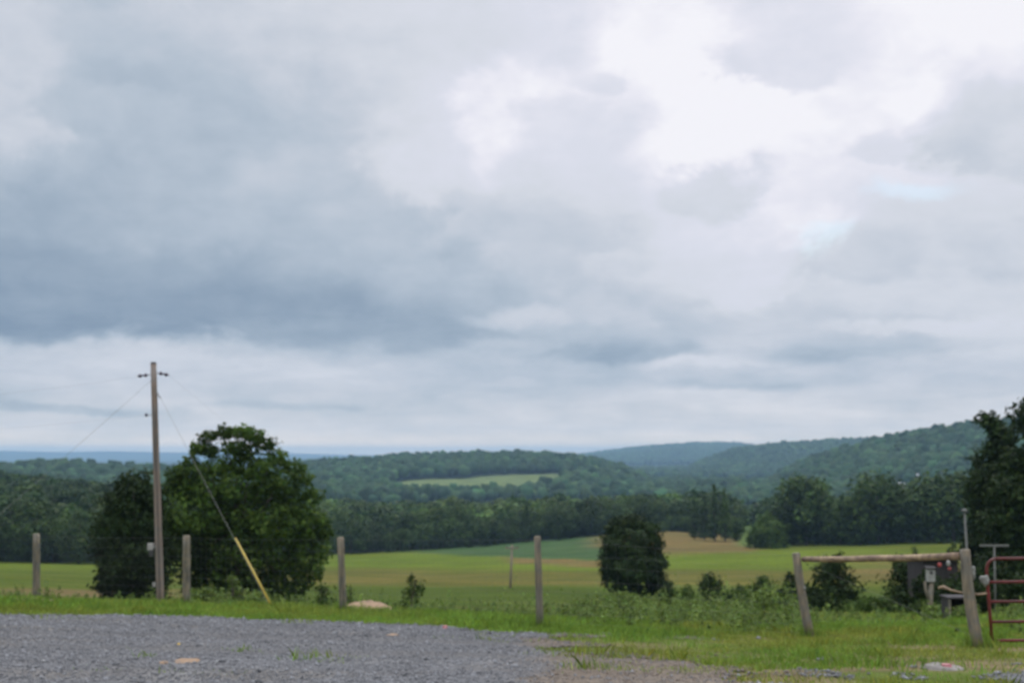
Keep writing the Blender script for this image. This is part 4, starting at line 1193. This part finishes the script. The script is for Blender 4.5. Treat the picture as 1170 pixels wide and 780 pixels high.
SX = [-120, 0, 60, 120, 200, 280, 350, 420, 480, 540, 590, 650, 700, 750, 800, 860, 920, 980, 1040, 1100, 1160, 1290]
SKY = [
 (0,   [.52,.54,.52,.52,.56,.58,.60,.62,.64,.66,.70,.76,.90,.92,.88,.78,.78,.82,.92,.96,.96,.96]),
 (55,  [.45,.52,.45,.42,.46,.52,.55,.58,.61,.62,.66,.76,.93,.96,.95,.86,.78,.80,.88,.94,.96,.96]),
 (115, [.42,.55,.44,.36,.38,.42,.48,.54,.62,.76,.93,.88,.86,.92,1.0,.98,.92,.90,.94,.80,.86,.90]),
 (165, [.42,.50,.46,.38,.36,.40,.46,.52,.64,.80,.80,.70,.74,.90,.98,.96,.90,.88,.80,.56,.58,.60]),
 (215, [.36,.38,.38,.36,.36,.37,.40,.50,.62,.70,.62,.58,.66,.74,.66,.84,.84,.82,.80,.70,.62,.62]),
 (265, [.25,.26,.28,.30,.34,.36,.38,.44,.52,.56,.54,.54,.58,.66,.72,.78,.88,.70,.62,.60,.60,.60]),
 (310, [.12,.14,.15,.18,.22,.28,.33,.38,.46,.50,.48,.50,.56,.62,.66,.70,.74,.62,.60,.58,.62,.62]),
 (350, [.02,.02,.02,.03,.06,.12,.20,.26,.36,.40,.42,.46,.52,.54,.58,.62,.62,.60,.58,.58,.60,.60]),
 (378, [.10,.10,.12,.12,.12,.10,.08,.10,.16,.30,.38,.40,.40,.42,.46,.54,.52,.50,.50,.56,.58,.58]),
 (402, [0.49,0.49,0.53,0.57,0.55,0.47,0.41,0.35,0.35,0.41,0.47,0.43,0.37,0.39,0.47,0.55,0.51,0.49,0.51,0.57,0.57,0.57]),
 (430, [0.51,0.53,0.55,0.55,0.53,0.55,0.55,0.51,0.47,0.43,0.41,0.41,0.41,0.49,0.57,0.55,0.49,0.49,0.53,0.55,0.53,0.53]),
 (462, [0.37,0.41,0.47,0.49,0.47,0.45,0.47,0.47,0.45,0.47,0.49,0.53,0.57,0.57,0.57,0.57,0.55,0.53,0.51,0.53,0.53,0.53]),
 (488, [0.51,0.51,0.51,0.52,0.53,0.53,0.53,0.49,0.49,0.53,0.53,0.51,0.53,0.55,0.55,0.55,0.55,0.55,0.55,0.55,0.55,0.55]),
 (515, [.56,.56,.56,.56,.57,.58,.58,.58,.58,.58,.57,.56,.56,.56,.56,.56,.55,.55,.54,.54,.54,.54]),
]
def elev_of(py): return math.degrees(math.atan(float(tan_el(585, py))))
AZ0, AZ1 = -30.0, 30.0
fac = X.mr(waz, AZ0, AZ1, 0, 1, False)
def ramp(vals):
    n = X('ShaderNodeValToRGB'); n.color_ramp.interpolation = 'CARDINAL'
    el_ = n.color_ramp.elements
    stops = [((math.degrees(math.atan((p - 585) / F)) - AZ0) / (AZ1 - AZ0), v) for p, v in zip(SX, vals)]
    el_[0].position = stops[0][0]; el_[0].color = (stops[0][1],) * 3 + (1,)
    el_[1].position = stops[-1][0]; el_[1].color = (stops[-1][1],) * 3 + (1,)
    for p, v in stops[1:-1]:
        q = el_.new(p); q.color = (v, v, v, 1)
    nt.links.new(fac, n.inputs[0]); return n.outputs[0]
cur = None; prev = None
for py, vals in reversed(SKY):
    o = ramp(vals); e_ = elev_of(py)
    if cur is None: cur = o
    else:
        t = X.mr(wel, prev, e_, 0, 1, True)
        mx = X('ShaderNodeMix', data_type='FLOAT'); X.val(mx.inputs['Factor'], t); X.val(mx.inputs['A'], cur); X.val(mx.inputs['B'], o); cur = mx.outputs['Result']
    prev = e_
# separate darker cloud heaps and brighter rifts
nb = X.noise(avo, .28, 8, .62, .25)
for (px, py, sx, sy, tv, sl) in [(655,170,80,55,.74,.02), (560,140,46,64,.90,.0), (480,185,80,70,.70,.0), (200,338,400,56,.19,.06), (440,384,170,24,.25,.05), (520,330,120,40,.34,.04), (690,408,120,13,.26,.04), (960,405,120,12,.36,.03), (840,440,90,8,.34,.02), (80,466,120,7,.24,.02), (330,462,130,6,.34,.02), (150,410,170,12,.60,.0), (300,425,120,8,.58,.0), (790,420,90,9,.62,.0), (1050,380,110,12,.66,.0), (600,360,80,14,.54,.02), (640,275,120,55,.50,.03), (400,260,140,80,.36,.03), (220,130,190,90,.38,.0), (860,335,80,22,.72,0), (30,160,40,35,.55,0)]:
    x_, y_, z_ = pdir(px, py); a0 = math.degrees(math.atan2(x_, y_)); e0 = math.degrees(math.asin(z_ / math.sqrt(x_ * x_ + y_ * y_ + z_ * z_)))
    kx = math.degrees(sx / F); ky = math.degrees(sy / F)
    a = X.m('DIVIDE', X.m('SUBTRACT', waz, a0), kx); b = X.m('DIVIDE', X.m('SUBTRACT', wel, e0), ky)
    g_ = X.m('POWER', .3679, X.m('ADD', X.m('MULTIPLY', a, a), X.m('MULTIPLY', b, b)))
    msk = X.mr(X.m('ADD', g_, X.m('MULTIPLY', X.m('SUBTRACT', nb, .5), 1.1)), .2, .95, 0, .85)
    tgt = X.m('ADD', tv, X.m('MULTIPLY', b, sl))
    mx = X('ShaderNodeMix', data_type='FLOAT'); X.val(mx.inputs['Factor'], msk); X.val(mx.inputs['A'], cur); X.val(mx.inputs['B'], tgt); cur = mx.outputs['Result']
for (px, py, sx, sy, tv, sl) in [(1120,150,92,40,.56,.10), (1215,175,80,40,.56,.08), (1000,292,98,36,.56,.09), (1152,290,66,40,.55,.08), (818,208,84,32,.62,.09), (985,160,46,28,.74,.06), (1110,228,70,26,.64,.06), (760,338,52,17,.54,.06), (690,300,60,22,.56,.05), (905,352,70,15,.58,.05), (1060,352,80,16,.58,.05), (590,392,70,14,.40,.05), (840,428,90,13,.46,.04), (990,400,100,14,.46,.04), (1110,440,80,12,.46,.04), (560,445,90,10,.46,.03), (440,250,90,40,.42,.05), (560,230,60,30,.58,.06), (330,190,90,40,.44,.05), (120,130,90,40,.40,.05), (680,95,50,22,.78,.05), (900,60,80,30,.76,.05)]:
    x_, y_, z_ = pdir(px, py); a0 = math.degrees(math.atan2(x_, y_)); e0 = math.degrees(math.asin(z_ / math.sqrt(x_ * x_ + y_ * y_ + z_ * z_)))
    a = X.m('DIVIDE', X.m('SUBTRACT', waz, a0), math.degrees(sx / F)); b = X.m('DIVIDE', X.m('SUBTRACT', wel, e0), math.degrees(sy / F))
    g_ = X.m('POWER', .3679, X.m('ADD', X.m('MULTIPLY', a, a), X.m('MULTIPLY', b, b)))
    msk = X.mr(X.m('ADD', g_, X.m('MULTIPLY', X.m('SUBTRACT', nb, .5), .9)), .3, .72, 0, .9)
    tgt = X.m('ADD', tv, X.m('MULTIPLY', b, sl))
    mx = X('ShaderNodeMix', data_type='FLOAT'); X.val(mx.inputs['Factor'], msk); X.val(mx.inputs['A'], cur); X.val(mx.inputs['B'], tgt); cur = mx.outputs['Result']
# outside the photographed part of the sky: clouds of the same sort
side = X.mr(X.m('ABSOLUTE', azd), 26, 50, 0, 1)
hi = X.mr(eld, 21, 36, 0, 1)
big = X.noise(cvo, .55, 6, .55)
gen = X.m('ADD', X.mr(big, .35, .65, .35, 1.0), X.mr(eld, 10, 60, -.1, .15))
mx = X('ShaderNodeMix', data_type='FLOAT'); X.val(mx.inputs['Factor'], X.m('MAXIMUM', side, hi)); X.val(mx.inputs['A'], cur); X.val(mx.inputs['B'], gen)
L = mx.outputs['Result']
# fine structure
d1 = X.noise(cvo, 1.7, 8, .6, .4); d2 = X.noise(avo, .5, 7, .6, .2)
L = X.m('ADD', L, X.m('MULTIPLY', X.m('SUBTRACT', d1, .5), X.mr(eld, .5, 6, .16, .22)))
sv = X('ShaderNodeCombineXYZ'); nt.links.new(X.m('MULTIPLY', azd, .16), sv.inputs[0]); nt.links.new(X.m('MULTIPLY', eld, .75), sv.inputs[1])
d3 = X.noise(sv.outputs[0], 1.0, 6, .55, .3)
L = X.m('ADD', L, X.m('MULTIPLY', X.m('SUBTRACT', d3, .5), X.mr(eld, 4.2, 7.5, .42, .0)))
L = X.m('ADD', L, X.m('MULTIPLY', X.m('SUBTRACT', d2, .5), .17))
L = X.m('ADD', X.m('MULTIPLY', X.m('SUBTRACT', L, .57), 1.18), .57)
ramp_n = X('ShaderNodeValToRGB'); cr = ramp_n.color_ramp; cr.interpolation = 'LINEAR'
STOPS = [(0.0, (.235, .315, .425)), (.2, (.35, .43, .53)), (.36, (.47, .54, .63)), (.5, (.575, .62, .70)), (.62, (.67, .70, .77)), (.76, (.72, .74, .83)), (.9, (.82, .82, .90)), (1.0, (.92, .915, .965))]
cr.elements[0].position = 0; cr.elements[0].color = (*STOPS[0][1], 1); cr.elements[1].position = 1; cr.elements[1].color = (*STOPS[-1][1], 1)
for p, c in STOPS[1:-1]:
    q = cr.elements.new(p); q.color = (*c, 1)
nt.links.new(L, ramp_n.inputs[0])
# brighter cloud deck overhead (above the photo)
zen = X.mr(eld, 24, 65, 1.0, 2.6)
cs = X('ShaderNodeVectorMath', operation='SCALE'); nt.links.new(ramp_n.outputs[0], cs.inputs[0]); X.val(cs.inputs['Scale'], X.m('MULTIPLY', zen, 10.0))
sky = X('ShaderNodeTexSky'); sky.sky_type = 'NISHITA'; sky.sun_disc = False
sky.sun_elevation = R(SUN_EL); sky.sun_rotation = R(SUN_AZ); sky.air_density = 1.2; sky.dust_density = 1.5
# small gaps of clear sky
def gap(px, py, sx, sy):
    x, y, z = pdir(px, py); a0 = math.degrees(math.atan2(x, y)); e0 = math.degrees(math.asin(z / math.sqrt(x * x + y * y + z * z)))
    a = X.m('DIVIDE', X.m('SUBTRACT', waz, a0), sx); b = X.m('DIVIDE', X.m('SUBTRACT', wel, e0), sy)
    return X.m('POWER', .3679, X.m('ADD', X.m('MULTIPLY', a, a), X.m('MULTIPLY', b, b)))
gsum = X.m('ADD', gap(925, 275, 1.5, .8), gap(1040, 222, 2.6, .7))
gf = X.mr(X.m('ADD', gsum, X.m('MULTIPLY', X.m('SUBTRACT', d2, .5), .8)), .25, 1.05, 0.0, .5)
warm = X('ShaderNodeMix', data_type='RGBA', blend_type='MULTIPLY'); X.val(warm.inputs['Factor'], X.mr(eld, 0.0, 4.0, 1.0, 0.0)); nt.links.new(cs.outputs[0], warm.inputs['A']); warm.inputs['B'].default_value = (1.36, 1.22, 1.08, 1)
warm2 = X('ShaderNodeMix', data_type='RGBA', blend_type='MULTIPLY'); X.val(warm2.inputs['Factor'], X.mr(eld, 0.0, 1.3, 1.0, 0.0)); nt.links.new(warm.outputs['Result'], warm2.inputs['A']); warm2.inputs['B'].default_value = (1.75, 1.45, 1.1, 1); warm = warm2
mxc = X('ShaderNodeMix', data_type='RGBA'); X.val(mxc.inputs['Factor'], gf); nt.links.new(warm.outputs['Result'], mxc.inputs['A'])
skys = X('ShaderNodeVectorMath', operation='MULTIPLY'); nt.links.new(sky.outputs[0], skys.inputs[0]); skys.inputs[1].default_value = (1.2, 1.22, 1.22)
nt.links.new(skys.outputs[0], mxc.inputs['B'])
bg = X('ShaderNodeBackground'); bg.inputs['Strength'].default_value = 0.1; nt.links.new(mxc.outputs['Result'], bg.inputs[0])
wo = X('ShaderNodeOutputWorld'); nt.links.new(bg.outputs[0], wo.inputs[0])

sun = bpy.data.lights.new('Sun', 'SUN'); sun.energy = 1.0; sun.angle = R(25); sun.color = (1, .97, .92)
so = bpy.data.objects.new('Sun', sun); COL.objects.link(so)
sd = Vector((math.sin(R(SUN_AZ)) * math.cos(R(SUN_EL)), math.cos(R(SUN_AZ)) * math.cos(R(SUN_EL)), math.sin(R(SUN_EL))))
so.rotation_euler = (-sd).to_track_quat('-Z', 'Y').to_euler()

# ---------------------------------------------------------------- haze
mh, nth, outh = newmat('haze_air')
pv = nth.nodes.new('ShaderNodeVolumePrincipled')
pv.inputs['Color'].default_value = (.46, .74, 1.0, 1); pv.inputs['Density'].default_value = 1 / 7800.0; pv.inputs['Anisotropy'].default_value = 0.0
nth.links.new(pv.outputs[0], outh.inputs['Volume'])
mb = MB(); zlo, zhi = -90.0, 84.0
mb.box((0, 0, (zlo + zhi) / 2), (32000, 32000, zhi - zlo))
o = mb.build('haze', mh); tag(o, 'thin blue haze in the air over the valley', 'haze', kind='stuff')

# ---------------------------------------------------------------- camera
cam = bpy.data.cameras.new('Camera'); co = bpy.data.objects.new('Camera', cam); COL.objects.link(co)
cam.sensor_width = 36; cam.lens = F / 1170 * 36; cam.clip_end = 80000; cam.clip_start = .1
co.location = (0, 0, 0); co.rotation_euler = (R(90) + PITCH, 0, 0)
cam.dof.use_dof = True; cam.dof.focus_distance = 3.0; cam.dof.aperture_fstop = 5.0; cam.dof.aperture_blades = 7
scene.camera = co
scene.view_settings.view_transform = 'Standard'; scene.view_settings.look = 'None'
scene.view_settings.exposure = 0.0; scene.view_settings.gamma = 1.0
cy_ = scene.cycles
cy_.use_denoising = True; cy_.max_bounces = 6; cy_.diffuse_bounces = 3; cy_.transmission_bounces = 3; cy_.volume_bounces = 0; cy_.transparent_max_bounces = 6
cy_.volume_step_rate = 1.0
